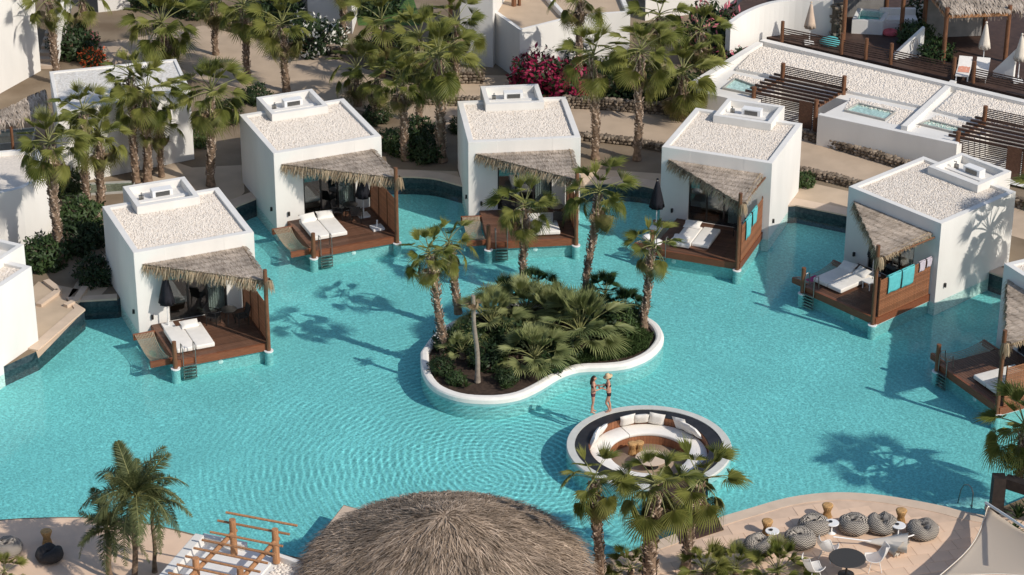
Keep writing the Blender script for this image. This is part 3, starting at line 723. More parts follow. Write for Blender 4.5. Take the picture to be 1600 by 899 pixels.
for b,c,rp,l,n,w_ in [((931,248),(926,92),64,'fan palm with a bare lower trunk just right of the middle villa',34,1.1),
                 ((996,250),(1000,84),66,'fan palm left of the right back row villa, trunk lit on one side',36,1.1),
                 ((1069,188),(1066,118),74,'broad fan palm behind the left corner of the right back row villa',36,1.2),
                 ((1030,150),(1030,28),60,'fan palm by the oleander at the top, behind the two tall palms',28,1.0),
                 ((905,150),(905,-2),58,'fan palm cut by the top edge beside the bougainvillea',26,1.0),
                 ((1095,140),(1094,52),60,'fan palm in front of the pink oleander',30,1.1),
                 ((690,252),(686,92),76,'big fan palm with pale ringed trunk left of the middle villa',42,1.35),
                 ((633,250),(627,128),56,'dark fan palm left of the big pale trunked palm',28,1.1),
                 ((656,192),(655,62),66,'fan palm in the middle of the dense clump behind the villas',34,1.0),
                 ((560,165),(556,112),56,'short fan palm peeping over the left back row villa',26,1.0),
                 ((584,192),(588,128),50,'short fan palm with a dark trunk right of the left back row villa',22,1.0),
                 ((598,120),(595,38),70,'bushy fan palm at the top of the clump by the lawn',30,1.0),
                 ((712,140),(712,40),60,'fan palm in front of the shaded grey house wall',30,1.0),
                 ((447,143),(441,42),62,'fan palm beside the upper road with its shadow across the paving',36,1.1),
                 ((387,130),(382,14),58,'fan palm between the two road side palms, crown at the top edge',32,1.0),
                 ((337,85),(335,2),50,'fan palm cut by the top edge beside the stone wall',26,.9),
                 ((262,112),(253,42),72,'wide fan palm behind the rough roofed white house',42,1.2),
                 ((330,290),(330,148),68,'fan palm standing alone between the left shore villa and the left back row villa',40,1.1),
                 ((232,284),(228,150),70,'tallest fan palm in the group by the small left pool',38,1.15),
                 ((158,322),(154,216),62,'fan palm right of the leaning dark one in the left group',32,1.15),
                 ((94,412),(76,228),70,'dark trunked fan palm over the round bush at the left',36,1.2),
                 ((136,330),(130,178),60,'fan palm at the back of the left group against the white wall',30,1.0),
                 ((212,284),(204,122),52,'fan palm in front of the rough white roof',28,1.0),
                 ((252,276),(250,196),46,'slim fan palm with a plain trunk right of the left group',20,.8),
                 ((90,130),(76,2),54,'fan palm by the steps at the top left',26,1.1),
                 ((131,68),(129,2),50,'fan palm beside the orange flowers at the top left',24,1.0),
                 ((536,52),(536,-25),46,'dark shaggy palm trunk by the white oleander at the top',20,1.0)]:
    palm(b,c,rp*.93,l,GB,n=int(n*.72),dead=5+len(l)%4,wide=w_,zg=.35)
GF = 'fan palms in front of the sunken lounge'
for b,c,rp,l,n,w_ in [((938,925),(927,754),68,'left of the three fan palms in front of the sunken lounge',21,.95),
                    ((1012,925),(1024,764),82,'thick trunked middle fan palm in front of the sunken lounge',25,1.45),
                    ((1070,890),(1092,756),76,'right of the three fan palms in front of the sunken lounge, over the boardwalk',21,1.0)]:
    palm(b,c,rp,l,GF,n=n,dead=2,wide=w_,zg=.3,lowmin=-56,upmax=66)
GS = 'fan palms out past the right edge, known by fronds and shadows'
palm((24.5,98.3,.3),(24.6,98.2,5.0),2.3,'fan palm at the right edge behind the last villa, shading its neighbour wall',GS,n=34,dead=8)
palm((22.0,79.7,.3),(22.0,79.7,5.4),2.3,'fan palm past the lower right edge, shading the pool and terrace',GS,n=34,dead=8)
palm((19.75,81.3,.3),(19.75,81.3,2.9),1.9,'fan palm at the right edge in front of the last deck',GS,n=28,dead=4)
# fan palms without a trunk
def fan_bush(px, rpx, label, key, n, zg=.3, cat='palm bush', group='trunkless fan palms on the island', low=8, up=82):
    global PALMS
    PALMS += 1; B = P(px[0],px[1],zg); t = thing('dwarf_fan_palm', label, cat, tuple(B), 0, group)
    mb = MB(); mb.tube([(0,0,0),(0,0,.25)],[.14,.1],8); mb.build('stump', M['bark'], t)
    crown(t, (0,0,.25), rpx/ppm(B.y), n, key, PALMS*13, 0, upmax=up, lowmin=low)
    return t
for key,ms in (('blue',M['frondblue']),('dark',M['frondark'])): fan_set(key, ms, M['frondold'])
for p_,r_,l,k,n in [((905,535),84,'largest grey green fan palm bush on the island, right of centre','blue',34),
                  ((834,572),64,'grey green fan palm bush at the front of the island over the white rim','blue',30),
                  ((768,520),68,'fan palm bush on the left half of the island, behind the dry stump','blue',28),
                  ((822,500),62,'fan palm bush in the middle of the island','blue',26),
                  ((862,510),66,'fan palm bush between the middle one and the largest','blue',26),
                  ((840,462),42,'dark fan palm bush at the back of the island by a trunk','dark',24),
                  ((945,470),42,'dark fan palm bush beside the tallest island trunk','dark',24),
                  ((975,492),38,'dark fan palm bush near the right tip of the island','dark',22),
                  ((790,478),44,'dark fan palm bush at the back left of the island','dark',22),
                  ((722,560),36,'low fan palm bush behind the dry stump, left part of the island','blue',12)]:
    fan_bush(p_,r_,l,k,n)
for p_,r_,l,n in [((1100,905),52,'fan palm bush at the bottom edge under the right lounge palm',20),((1150,900),46,'fan palm bush at the bottom edge left of the poufs',18),((1215,905),58,'upright fan palm bush at the bottom edge beside the first pouf',18),((985,900),42,'dark leafy palm bush at the bottom edge by the hut',18),((582,925),46,'tuft of palm leaves at the bottom edge before the hut',12),((720,930),34,'second tuft of palm leaves at the bottom edge before the hut',10)]:
    fan_bush(p_,r_,l,'green',n,group='palm bushes along the bottom edge',zg=.3 if p_[0] > 800 else .3)
# the dry stump on the island
B = P(747,597,.25); T = Py(738,462,B.y)
t = thing('dead_palm','bare grey palm trunk with a dry tuft at the left of the island','dead palm',tuple(B))
mb, top = trunk_mb(T.z-.25, T.x-B.x, 0, .105, .085, 5, False); mb.build('trunk', mat('grey_bark',(.26,.215,.17),.95,.25,5,.6,16), t)
for k in range(9):
    Mx = Matrix.Rotation(k*.75,3,'Z') @ Matrix.Rotation(radians(30+35*(k%3)),3,'Y'); put('dry_frond', FANS['green']['dead'][k%2], t, loc=(top[0],top[1],top[2]-.1), rot=Mx.to_euler(), scale=.36)
# ------------------------------------------------------------------ feather palms
M['feather'] = leafmat('feather_frond', (.055,.075,.025), (.17,.185,.075))
def feather(seed, L, droop, lw):
    r = random.Random(seed); mb = MB(); n = 14; pts = []
    for i in range(n+1):
        f = i/n; pts.append(Vector((L*(f-.10*f**3), 0, L*(.42*f-droop*f**2.2))))
    mb.tube(pts, [.028*(1-.8*i/n) for i in range(n+1)], 4, 0, False)
    N = 70
    for k in range(N):
        f = .14+.86*k/N; i = min(int(f*n),n-1); p = pts[i]+(pts[i+1]-pts[i])*(f*n-i); d = (pts[i+1]-pts[i]).normalized()
        ll = lw*sin(pi*min(1,.18+.80*f))**.7*r.uniform(.85,1.1)
        for s in (1,-1):
            side = Vector((0,s,0)); e = p+d*ll*.55+side*ll*.75+Vector((0,0,ll*r.uniform(-.75,.25))); m_ = p+(e-p)*.5+Vector((0,0,ll*.10)); wv = d*.011
            mb.add([p-wv,p+wv,m_+wv*1.3,m_-wv*1.3,e], [(0,1,2,3),(3,2,4)], 1)
    return mb.data('frond', [M['petiole'], M['feather']])
FE = [feather(1,1.75,.30,.46),feather(2,1.75,.80,.46),feather(3,1.7,1.15,.46)]
def feather_palm(base, cr, L, label, n=24, r0=.11):
    B = P(base[0],base[1],.3); T = Py(cr[0],cr[1],B.y); t = thing('feather_palm', label, 'palm tree', tuple(B), 0, 'feather palms at the lower left')
    mb, top = trunk_mb(T.z-.3, T.x-B.x, 0, r0, r0*.8, int(base[0]), False, .6); mb.build('trunk', [M['bark'],M['boot']], t); r = random.Random(base[0])
    for k in range(n):
        f = (k+.5)/n; el = 74-100*f+r.uniform(-14,14); az = k*2.39996+r.uniform(-.3,.3); me = FE[0 if el > 40 else 1 if el > 0 else 2]
        Mx = Matrix.Rotation(az,3,'Z') @ Matrix.Rotation(-radians(el*.75),3,'Y') @ Matrix.Rotation(r.uniform(-.4,.4),3,'X'); put('frond', me, t, loc=top, rot=Mx.to_euler(), scale=L/1.75*r.uniform(.65,1.15))
feather_palm((212,915),(212,775),2.15,'taller feather palm at the lower left with a trunk forked at the foot',30)
feather_palm((172,905),(168,828),1.6,'shorter feather palm left of the taller one',20)
feather_palm((243,895),(238,790),1.7,'slim feather palm right of the taller one, over the terrace',14,.08)
# ------------------------------------------------------------------ roads, terraces
M['road'] = mat('sandy_road', (.47,.36,.26), .9, .10, .8, .25, 30, .15)
M['paving'] = mat('beige_terrace', (.72,.515,.37), .85, .08, .9, .15, 30, .15, objvar=.035)
M['grout'] = mat('terrace_joint', (.61,.44,.32), .9, .1, 2)
M['path'] = mat('beige_path', (.52,.40,.285), .85, .08, 1.1, .15, 30, .15)
M['lawn'] = mat('lawn_green', (.055,.11,.025), .95, .35, 3, .5, 40)
M['plank_dark'] = mat('terrace_planks', (.075,.042,.030), .6, .25, 3, .1, 30, objvar=.2)
def flat(name, px, z, m, zz=None, kind='structure'):
    return sheet_with_hole(name, [tuple(P(u,v,zz if zz is not None else z)[:2]) for u,v in px], None, z, m, kind)
flat('road', [(318,40),(380,57),(440,72),(520,90),(600,118),(700,150),(800,160),(900,166),(1075,176),(1160,186),(1250,210),(1330,232),(1420,258),(1620,325),(1620,380),(1500,345),(1400,310),(1320,288),(1250,268),(1130,238),(990,222),(880,208),(700,202),(640,190),(560,172),(470,150),(380,140),(310,125),(240,112),(150,100),(150,70)], ZG+.012, M['road'])
flat('driveway', [(610,112),(757,118),(905,118),(905,152),(757,152),(640,148)], ZG+.008, M['path'])
flat('path', [(300,262),(380,258),(382,300),(345,345),(250,360),(200,300),(270,252)], ZG+.008, M['path'])
flat('path', [(60,560),(131,486),(103,470),(120,440),(165,395),(150,330),(185,330),(195,420),(150,470),(130,470),(122,452),(60,440),(30,470)], ZG+.010, M['path'])
flat('path', [(600,264),(715,268),(720,283),(680,276),(640,273),(600,274)], ZG+.008, M['path'])
flat('path', [(895,262),(1040,272),(1040,292),(1000,285),(940,282),(895,285)], ZG+.008, M['path'])
flat('path', [(1240,280),(1330,300),(1330,330),(1240,312)], ZG+.008, M['path'])
# low kerbs along the ledge by the left villa
def kerb(px, w_, z1, m=None, name='low_kerb', z0=ZG-.01):
    pts = [tuple(P(u,v,z1)[:2]) for u,v in px]; mb = MB()
    for a,b in zip(pts[:-1],pts[1:]): mb.bar((a[0],a[1],(z0+z1)/2),(b[0],b[1],(z0+z1)/2),w_,z1-z0)
    o = mb.build(name, m or M['stone_cap']); o['kind'] = 'structure'; return o
kerb([(60,475),(92,452),(72,437)], .3, ZG+.16); kerb([(122,466),(102,476)], .25, ZG+.16); kerb([(133,447),(117,470)], .3, ZG+.15)
# front terrace: paving slabs laid over one sheet
front_poly = [P(u,v,ZG)[:2] for u,v in [(850,905),(950,874),(1000,858),(1060,837),(1120,814),(1170,799),(1230,782),(1290,774),(1345,774.5),(1400,781),(1470,794),(1540,810),(1580,800),(1640,790)]]+[Vector((26,70)),Vector((0,68))]
sheet_with_hole('terrace', [tuple(q) for q in front_poly], None, ZG+.006, M['grout'])
fr2 = arc([tuple(P(u,v,ZG)[:2]) for u,v in [(-150,832),(0,814),(100,810),(150,811),(200,816),(250,824),(300,837)]],3)+[(-9.,76.),(-9.,68.),(-30.,68.)]
sheet_with_hole('terrace', fr2, None, ZG+.006, M['paving'])
pv = put('terrace_paving', None, loc=(10,78,0)); pv['kind'] = 'structure'
def clip(poly, a, b):
    """keep the side of line a->b on its left"""
    o = []; n = len(poly); d = Vector(b)-Vector(a)
    def sd(p): return d.x*(p[1]-a[1])-d.y*(p[0]-a[0])
    for i in range(n):
        p = poly[i]; q = poly[(i+1)%n]; sp, sq = sd(p), sd(q)
        if sp >= 0: o.append(p)
        if (sp >= 0) != (sq >= 0): t = sp/(sp-sq); o.append((p[0]+(q[0]-p[0])*t, p[1]+(q[1]-p[1])*t))
    return o
fp = [tuple(q) for q in front_poly]
ins = inset(fp, .5)
u1 = Vector((.966,.259)); u2 = Vector((-.259,.966)); slabs = 0
stm = {}
for i in range(-16,26):
    for j in range(-12,18):
        c = Vector((10,78))+u1*(i*.82+(.41 if j%2 else 0))+u2*(j*.62)
        q = [c+u1*sx*.403+u2*sy*.303 for sx,sy in ((-1,-1),(1,-1),(1,1),(-1,1))]
        if not all(inside(p,ins) for p in q): continue
        uv = c.y
        if uv > 86 or slabs > 295 or c.y < 75.2: continue
        if 'd' not in stm:
            mb = MB(); mb.prism([tuple(p-c) for p in q], 0, .016); stm['d'] = mb.data('paving_slab', M['paving'])
        put('paving_slab', stm['d'], pv, loc=(c.x-10,c.y-78,ZG+.004+random.uniform(-.001,.002))); slabs += 1
coping('terrace_coping', front[nback-nback+4:4+31], .5, ZG-.02, ZG+.03, M['stone_cap'], 1)
# ------------------------------------------------------------------ stone walls
M['stone'] = straw_mat('field_stone', (.10,.078,.058), (.22,.17,.125), (.36,.29,.22))
M['mortar'] = mat('wall_core', (.11,.085,.06), .95, .3, 6)
def stone_wall(label, px, h, wd=.4, zg=ZG, group='dry stone walls along the road', seed=1, stone=.23):
    r = random.Random(seed); pts = [P(u,v,zg) for u,v in px]; t = thing('stone_wall', label, 'stone wall', tuple(pts[0]), 0, group); o = pts[0]
    core = MB(); st = MB()
    for a,b in zip(pts[:-1],pts[1:]):
        a = a-o; b = b-o; d = (b-a).normalized(); s = Vector((-d.y,d.x,0)); L = (b-a).length
        core.bar(a+Vector((0,0,h*.46)), b+Vector((0,0,h*.46)), wd*.8, h*.92)
        for row in range(int(h/(stone*.75))+1):
            x = r.uniform(0,stone)
            while x < L:
                w_ = stone*r.uniform(.6,1.3); z = min((row+.5)*stone*.75, h-.05)
                for sd in (-1,1):
                    c = a+d*(x)+s*sd*wd*.42+Vector((0,0,z+r.uniform(-.03,.03))); st.blob(c, (w_*.55,stone*.4,stone*.42), 0, .3)
                x += w_
        x = 0
        while x < L:
            w_ = stone*r.uniform(.7,1.4); c = a+d*x+s*r.uniform(-.08,.08)+Vector((0,0,h)); st.blob(c, (w_*.6,wd*.42,stone*.22), 0, .25); x += w_*.85
    core.build('wall_core', M['mortar'], t); st.build('stones', M['stone'], t, kind='stuff'); return t
stone_wall('low stone wall along the far side of the upper road, left of the clump of palms', [(345,44),(385,54),(440,66),(500,80),(530,88)], .55, seed=1)
stone_wall('low stone wall beside the driveway in front of the shaded grey house wall', [(640,160),(700,164),(760,166)], .5, seed=2)
stone_wall('long low stone wall under the bougainvillea behind the tall palms', [(880,167),(960,172),(1075,182),(1150,192)], .6, seed=3)
stone_wall('low stone kerb wall between the tall palms and the right back row villa', [(900,217),(985,226),(1050,238)], .35, seed=4)
stone_wall('low stone kerb wall below the road behind the villa on the right', [(1245,272),(1300,284),(1345,296)], .4, seed=5)
stone_wall('low stone wall at the foot of the shaded white terrace wall', [(1248,214),(1276,222),(1340,242),(1420,266),(1620,332)], .45, seed=6)
stone_wall('short stone bank beside the driveway, under the palms', [(615,124),(690,128),(755,128)], .7, seed=7, wd=.7)
# ------------------------------------------------------------------ generic white houses
def house(name, label, px, z1, z0=.2, zpx=None, roof=None, par=.22, parw=.28, cat='house', roofz=None, group=None):
    zz = z1 if zpx is None else zpx
    poly = [tuple(P(u,v,zz)[:2]) if not isinstance(u,tuple) else u for u,v in px]; o = Vector(poly[0])
    t = thing(name, label, cat, (o.x,o.y,0), 0, group); R = [(x-o.x,y-o.y) for x,y in poly]
    mb = MB(); mb.prism(R, z0, z1-par, 0, top=False, bot=False); mb.build('wall', M['plaster'], t)
    mb = MB(); ringwall(mb, R if True else R, [(0,z1-par),(0,z1),(parw,z1),(parw,z1-par-.02)]); 
    mb.sm = [False]*len(mb.sm); mb.build('parapet', M['plaster'], t)
    mb = MB(); mb.prism(inset(R,parw*.5), z1-par-.05, z1-par, 0); mb.build('roof', roof or M['gravel_base'], t)
    return t, o, R
def gravel_on(t, R, z, step=.16, r=.10, seed=3, par='roof'):
    xs = [p[0] for p in R]; ys = [p[1] for p in R]; rnd = random.Random(seed); mb = MB(); st = random.getstate(); random.seed(seed)
    x = min(xs)
    while x < max(xs):
        y = min(ys)
        while y < max(ys):
            p = (x+rnd.uniform(-.4,.4)*step, y+rnd.uniform(-.4,.4)*step)
            if inside(p, R):
                q = r*rnd.uniform(.65,1.25); mb.blob((p[0],p[1],z+q*.2),(q*rnd.uniform(.8,1.3),q,q*.7),0,.2)
            y += step
        x += step
    random.setstate(st); pa = [c for c in COL.objects if c.parent == t and c.name.startswith(par)]
    mb.build('gravel', M['gravel'], pa[0] if pa else t, kind='stuff')
M['roofbeige'] = mat('beige_roof', (.50,.375,.26), .9, .08, 1.0, .2, 20)
M['stucco'] = mat('rough_stucco', (.76,.73,.68), .9, .0, 7, .9, 7, .1, col2=(.60,.55,.48), bdist=.06)
t,o,R = house('white_house','white house with a flat beige roof, its side wall in grey shade, beside the bougainvillea',[(756,8),(812,47),(905,25),(985,18),(960,-40),(800,-50)],3.3,roof=M['roofbeige'])
mb = MB(); a = P(856,-2,3.2); b = P(882,27,3.2); mb.bar((a.x-o.x,a.y-o.y,3.22),(b.x-o.x,b.y-o.y,3.22),.22,.3); mb.build('roof_kerb', M['plaster'], t)
mb = MB(); a = P(803,9,3.1); mb.cyl((a.x-o.x,a.y-o.y,3.05),(a.x-o.x,a.y-o.y,3.9),.14); mb.cyl((a.x-o.x+.3,a.y-o.y+.1,3.05),(a.x-o.x+.3,a.y-o.y+.1,3.8),.1); mb.build('chimney_pipe', M['post'], t)
house('white_house','white house at the top, sunlit wall crossed by post shadows beside the beige roof',[(718,-30),(719,-52),(800,-75),(770,-25)],5.2,roof=M['roofbeige'])
house('white_house','small white house at the top behind the white oleander',[(478,-58),(548,-42),(560,-80),(490,-95)],4.0,roof=M['roofbeige'])
house('white_house','white house at the very top left of the clump, behind the oleander hedge',[(150,-28),(200,-33),(205,-60),(150,-60)],2.2,roof=M['roofbeige'])
house('white_house','long white house wall at the top edge right of the palms',[(1010,-46),(1190,-70),(1200,-110),(1010,-90)],3.4,roof=M['roofbeige'])
t,o,R = house('white_house','white house with a rough stucco roof half hidden by the left palm group',[(77,112),(275,92),(297,139),(90,178)],4.15,roof=M['stucco'],par=.06)
C = P(64,110,.35); A_ = Vector((C.x,C.y)); d = Vector((-.43,-.9)); e = Vector((-.9,.43))
house('white_house','tall white house at the top left corner with a palm shadow on its wall',[(tuple(A_),0),(tuple(A_+d*9),0),(tuple(A_+d*9+e*6),0),(tuple(A_+e*6),0)],8.0)
t,o,R = house('white_house','white terrace house at the left edge with a wall dappled by palm shade',[(43,384),(88,360),(66,318),(-70,330),(-70,410)],3.25,zpx=.3)
flat('lawn', [(548,-10),(640,-20),(660,40),(560,40)], ZG+.014, M['lawn'])
# wooden pergola post and beam in front of the shaded house
t = thing('pergola','honey wood pergola in front of the white house at the top, one tall post','pergola',tuple(P(704,40,.3)),0)
mb = MB(); mb.cyl((0,0,0),(0,0,3.6),.12,.11,10); mb.build('post', M['postlight'], t)
for k in range(7):
    mb = MB(); mb.bar((-1.6+k*.28,-.1,3.2),(-1.2+k*.28,1.9,3.2),.07,.1); mb.build('rafter', M['postlight'], t)
mb = MB(); mb.bar((-2.0,0,3.12),(2.4,.5,3.12),.12,.12); mb.build('beam', M['postlight'], t)
def pool_basin(label, px, z, depth=.4, rimw=.12, zpx=None, bm_=None):
    poly = [tuple(P(u,v,z)[:2]) for u,v in px]; o = Vector(poly[0]); R = [(x-o.x,y-o.y) for x,y in poly]
    t = thing('plunge_pool', label, 'plunge pool', (o.x,o.y,0), 0)
    mb = MB(); ringwall(mb, R, [(0,z-depth),(0,z+.04),(rimw,z+.04),(rimw,z-depth)]); mb.sm = [False]*len(mb.sm); mb.build('rim', M['rimgrey'], t)
    mb = MB(); mb.prism(inset(R,rimw*.5), z-depth, z-depth+.02); mb.build('basin', M[bm_ or 'smallpool'], t)
    mb = MB(); q = inset(R,rimw-.005); mb.add([(x,y,z-.03) for x,y in q],[tuple(range(len(q)))] if sum(q[i][0]*q[(i+1)%4][1]-q[(i+1)%4][0]*q[i][1] for i in range(4)) > 0 else [tuple(range(len(q)-1,-1,-1))]); mb.build('water', M['water'], t)
    return t
M['rimgrey'] = mat('grey_rim', (.40,.38,.34), .7, .1, 3)
M['smallpool'] = mat('plunge_pool_tile', (.085,.135,.12), .5, .08, 3)
M['smallpool2'] = mat('turquoise_plunge_tile', (.12,.50,.50), .5, .08, 3)
pool_basin('narrow turquoise pool at the foot of the white wall behind the left palms',[(92,308),(205,300),(212,283),(96,289)],ZG+.05,.4,.12,None,'smallpool2')
pool_basin('turquoise pool under the thatch at the left edge',[(-20,228),(52,222),(56,200),(-20,206)],ZG+.3,.4,.12,None,'smallpool2')
# thatch roofs as slabs with straw
def thatch_slab(parent, poly, z, nblade, fall, seed, fr=.35, m=None):
    """poly: local (x,y,z) corners; fall: direction straw runs"""
    r = random.Random(seed); mb = MB(); n = len(poly); V = [Vector(p) for p in poly]
    mb.add(V+[v-Vector((0,0,.1)) for v in V],[tuple(range(n)),tuple(range(2*n-1,n-1,-1))]+[(i,n+i,n+(i+1)%n,(i+1)%n) for i in range(n)]); b = mb.build('thatch_board', M['thatch'], parent)
    st = MB(); F = Vector(fall); T = [(V[0],V[i],V[i+1]) for i in range(1,n-1)]; ar = [((q-p).cross(s-p)).length for p,q,s in T]
    for k in range(nblade):
        p,q,s = r.choices(T,ar)[0]; a,c = r.random(),r.random()
        if a+c > 1: a,c = 1-a,1-c
        x = p+(q-p)*a+(s-p)*c; j = Vector((r.gauss(0,.2),r.gauss(0,.2),0)); L = r.uniform(.35,.7)
        blade(st, x+Vector((0,0,r.uniform(.03,.09))), x+(F+j)*L+Vector((0,0,r.uniform(.0,.05))), r.uniform(.03,.07), .02)
    for i in range(n):
        p,q = V[i],V[(i+1)%n]; L = (q-p).length
        for k in range(int(L*38)):
            x = p+(q-p)*r.random(); blade(st, x+Vector((0,0,.08)), x+Vector((r.uniform(-.15,.15),r.uniform(-.15,.15),-r.uniform(.12,fr*1.4))), r.uniform(.03,.06), .04)
    st.build('straw', M['straw'], b, kind='stuff')
def pxlocal(px, z, o): return [(P(u,v,z).x-o.x, P(u,v,z).y-o.y, z-o.z) for u,v in px]
o = P(30,215,.3); t = thing('thatch_canopy','grey thatch canopy over the small pool at the left edge','canopy',tuple(o))
cz = pxlocal([(-60,204),(0,196),(74,178),(70,142),(45,152),(20,168),(-60,190)][::-1],2.7,o); cz = cz[::-1]
thatch_slab(t, cz[::-1] if False else cz, 2.7, 900, (.3,-.9,-.05), 8)
for u,v in ((17,198),(70,176)):
    q = P(u,v,2.6); mb = MB(); mb.cyl((q.x-o.x,q.y-o.y,0),(q.x-o.x,q.y-o.y,2.3),.08); mb.build('post', M['post'], t)
t = thing('stone_steps','narrow stair climbing between the tall white house and the palms at the top left','stairs',tuple(P(70,108,ZG)))
for k in range(9):
    mb = MB(); mb.box(-.5+.02*k,.45+.02*k,k*.55,k*.55+.6,0,.18*(k+1)); mb.build('step', M['stone_cap'], t)
mb = MB(); mb.bar((.62,-.2,.9),(.75,4.6,2.6),.2,1.6); mb.build('side_wall', M['plaster'], t)

# ------------------------------------------------------------------ terrace house at the upper right
ZR = 1.95
px_house = [(1190,60),(1720,183),(1720,240),(1547,199),(1496,222.5),(1279,176.5),(1326,152),(1222,128),(1176,159),(1100,142),(1082,128)]
poly = [tuple(P(u,v,ZR)[:2]) for u,v in px_house]; o = Vector(poly[0]); R = [(x-o.x,y-o.y) for x,y in poly]
t = thing('terrace_house','long white terraced house with flat gravel roofs and plunge pools at the upper right','house',(o.x,o.y,0))
TH = t; THo = o
mb = MB(); mb.prism(R, .2, ZR-.2); mb.build('wall', M['plaster'], t)
def L2(u,v,z=ZR): q = P(u,v,z); return Vector((q.x-o.x, q.y-o.y, z))
def ledge(a, b, z0, z1, w_, name='parapet'):
    p = L2(*a,z1); q = L2(*b,z1); mb = MB(); mb.bar((p.x,p.y,(z0+z1)/2),(q.x,q.y,(z0+z1)/2),w_,z1-z0); return mb.build(name, M['plaster'], t)
ledge((1190,62),(1720,186),ZR-.203,ZR+.16,.42); ledge((1187,66),(1084,129),ZR-.203,ZR+.13,.40)
ledge((1280,178),(1497,224),.25,ZR+.06,.30,'front_parapet'); ledge((1098,143),(1175,160),.25,ZR+.03,.3,'front_parapet'); ledge((1490,126),(1413,197),ZR-.2,ZR+.1,.34,'divider')
mb = MB(); up = [L2(u,v) for u,v in [(1186,70),(1484,132),(1446,166),(1330,142),(1150,106)]]; mb.prism([(p.x,p.y) for p in up], ZR-.2, ZR-.05); mb.build('roof_tier', M['plaster'], t)
mb = MB(); up2 = [L2(u,v) for u,v in [(1500,136),(1715,190),(1700,230),(1540,190),(1462,170)]]; mb.prism([(p.x,p.y) for p in up2], ZR-.2, ZR-.05); mb.build('roof_tier', M['plaster'], t)
up3 = [L2(u,v) for u,v in [(1330,147),(1444,171),(1416,192),(1402,190),(1385,186),(1398,175),(1340,161),(1322,170),(1316,166)]]
up4 = [L2(u,v) for u,v in [(1464,174),(1540,194),(1520,215),(1505,210),(1508,202),(1450,190),(1436,192),(1430,196)]]
up5 = [L2(u,v) for u,v in [(1148,110),(1222,126),(1222,138),(1150,121),(1135,120)]]
rt = [c for c in COL.objects if c.parent == t and c.name.startswith('roof_tier')]
for q,z in ((up,ZR-.05),(up2,ZR-.05),(up3,ZR-.2),(up4,ZR-.2),(up5,ZR-.2)):
    gravel_on(t, [(p.x,p.y) for p in inset([(p.x,p.y,0)[:2] for p in q],.08) and [Vector(w_) for w_ in inset([(p.x,p.y) for p in q],.08)]], z, .098, .058, 4, 'roof_tier')
for a,l in (((1362,205),1),((1335,193),0)): pass
for u,v in ((1326,190),(1324,209)):
    p = L2(u,v,1.0); mb = MB(); mb.cyl((p.x,p.y+.05,1.0+(.55 if v < 200 else 0)),(p.x-.05,p.y-.30,.92+(.55 if v < 200 else 0)),.06); mb.build('water_spout', M['darkmetal'], t)
p = L2(1404,211,1.25); mb = MB(); mb.box(p.x-.25,p.x+.25,p.y-.35,p.y+.1,1.25,1.38); mb.build('wall_box', M['white'], t)
pool_basin('plunge pool on the gravel roof between the first pergola and the divider',[(1319,173),(1383,188),(1400,175),(1341,161)],ZR-.13,.3)
pool_basin('plunge pool on the gravel roof beside the second pergola',[(1435,194),(1506,211),(1512,202),(1453,187)],ZR-.13,.3)
pool_basin('plunge pool on the roof partly behind the palm crown, left of the first pergola',[(1128,138),(1180,149),(1190,137),(1148,122)],ZR-.13,.3)
# slatted pergolas
flat('courtyard_floor', [(1160,170),(1280,214),(1340,160),(1222,132)], .45, M['white'])
flat('courtyard_floor', [(1490,268),(1720,320),(1720,240),(1545,205)], .45, M['white'])
def slat_pergola(label, off):
    D_b = P(1274,211,.4); D_t = Py(1276,156,D_b.y); zt = D_t.z; za = zt+.42
    A = P(1224,99,za)+off; B = P(1319.7,119,za)+off; Cc = P(1178.7,136,zt)+off; Dd = D_t+off; o = Vector((Dd.x,Dd.y,.35))
    t = thing('slatted_pergola', label, 'pergola', tuple(o), 0, 'brown slatted pergolas by the plunge pools')
    for q in (A,B,Cc,Dd):
        mb = MB(); mb.cyl((q.x-o.x,q.y-o.y,0),(q.x-o.x,q.y-o.y,q.z-o.z),.13,.12,10); mb.build('post', M['post'], t)
    zr = zt-o.z-.30
    for f in [0,.17,.34,.5,.66,.83,1.0]:
        a = A+(Cc-A)*f; b = B+(Dd-B)*f; e = (b-a).normalized()*.5; mb = MB(); mb.bar((a.x-o.x-e.x,a.y-o.y-e.y,zr),(b.x-o.x+e.x*.4,b.y-o.y+e.y*.4,zr),.09,.12); mb.build('rafter', M['plank_dark'], t)
    for a,b in ((A,Cc),(B,Dd)): mb = MB(); mb.bar((a.x-o.x,a.y-o.y,zr-.13),(b.x-o.x,b.y-o.y,zr-.13),.1,.13); mb.build('beam', M['post'], t)
    for k in range(6):
        mb = MB(); z = zr+.05+.1*k-.02; mb.bar((A.x-o.x,A.y-o.y,z+.05),(B.x-o.x,B.y-o.y,z+.05),.035,.05); mb.build('rail', M['plank_dark'], t)
    for k in range(14):
        mb = MB(); z = .35+.1*k; mb.bar((Cc.x-o.x,Cc.y-o.y,z),(Dd.x-o.x,Dd.y-o.y,z),.035,.05); mb.build('rail', M['plank_dark'], t)
    e = (Dd-Cc).normalized(); mb = MB(); a = Dd-e*.2-o; b = Dd-e*.95-o; mb.bar((a.x,a.y-.08,.95),(b.x,b.y-.08,.95),.06,1.75); mb.build('door', M['wood'], t)
slat_pergola('brown slatted pergola behind the right back row villa, four round posts', Vector((0,0,0)))
off = P(1541,166,2.9)-P(1224,99,2.9); slat_pergola('brown slatted pergola at the right edge above the last full villa', Vector((off.x,off.y,0)))
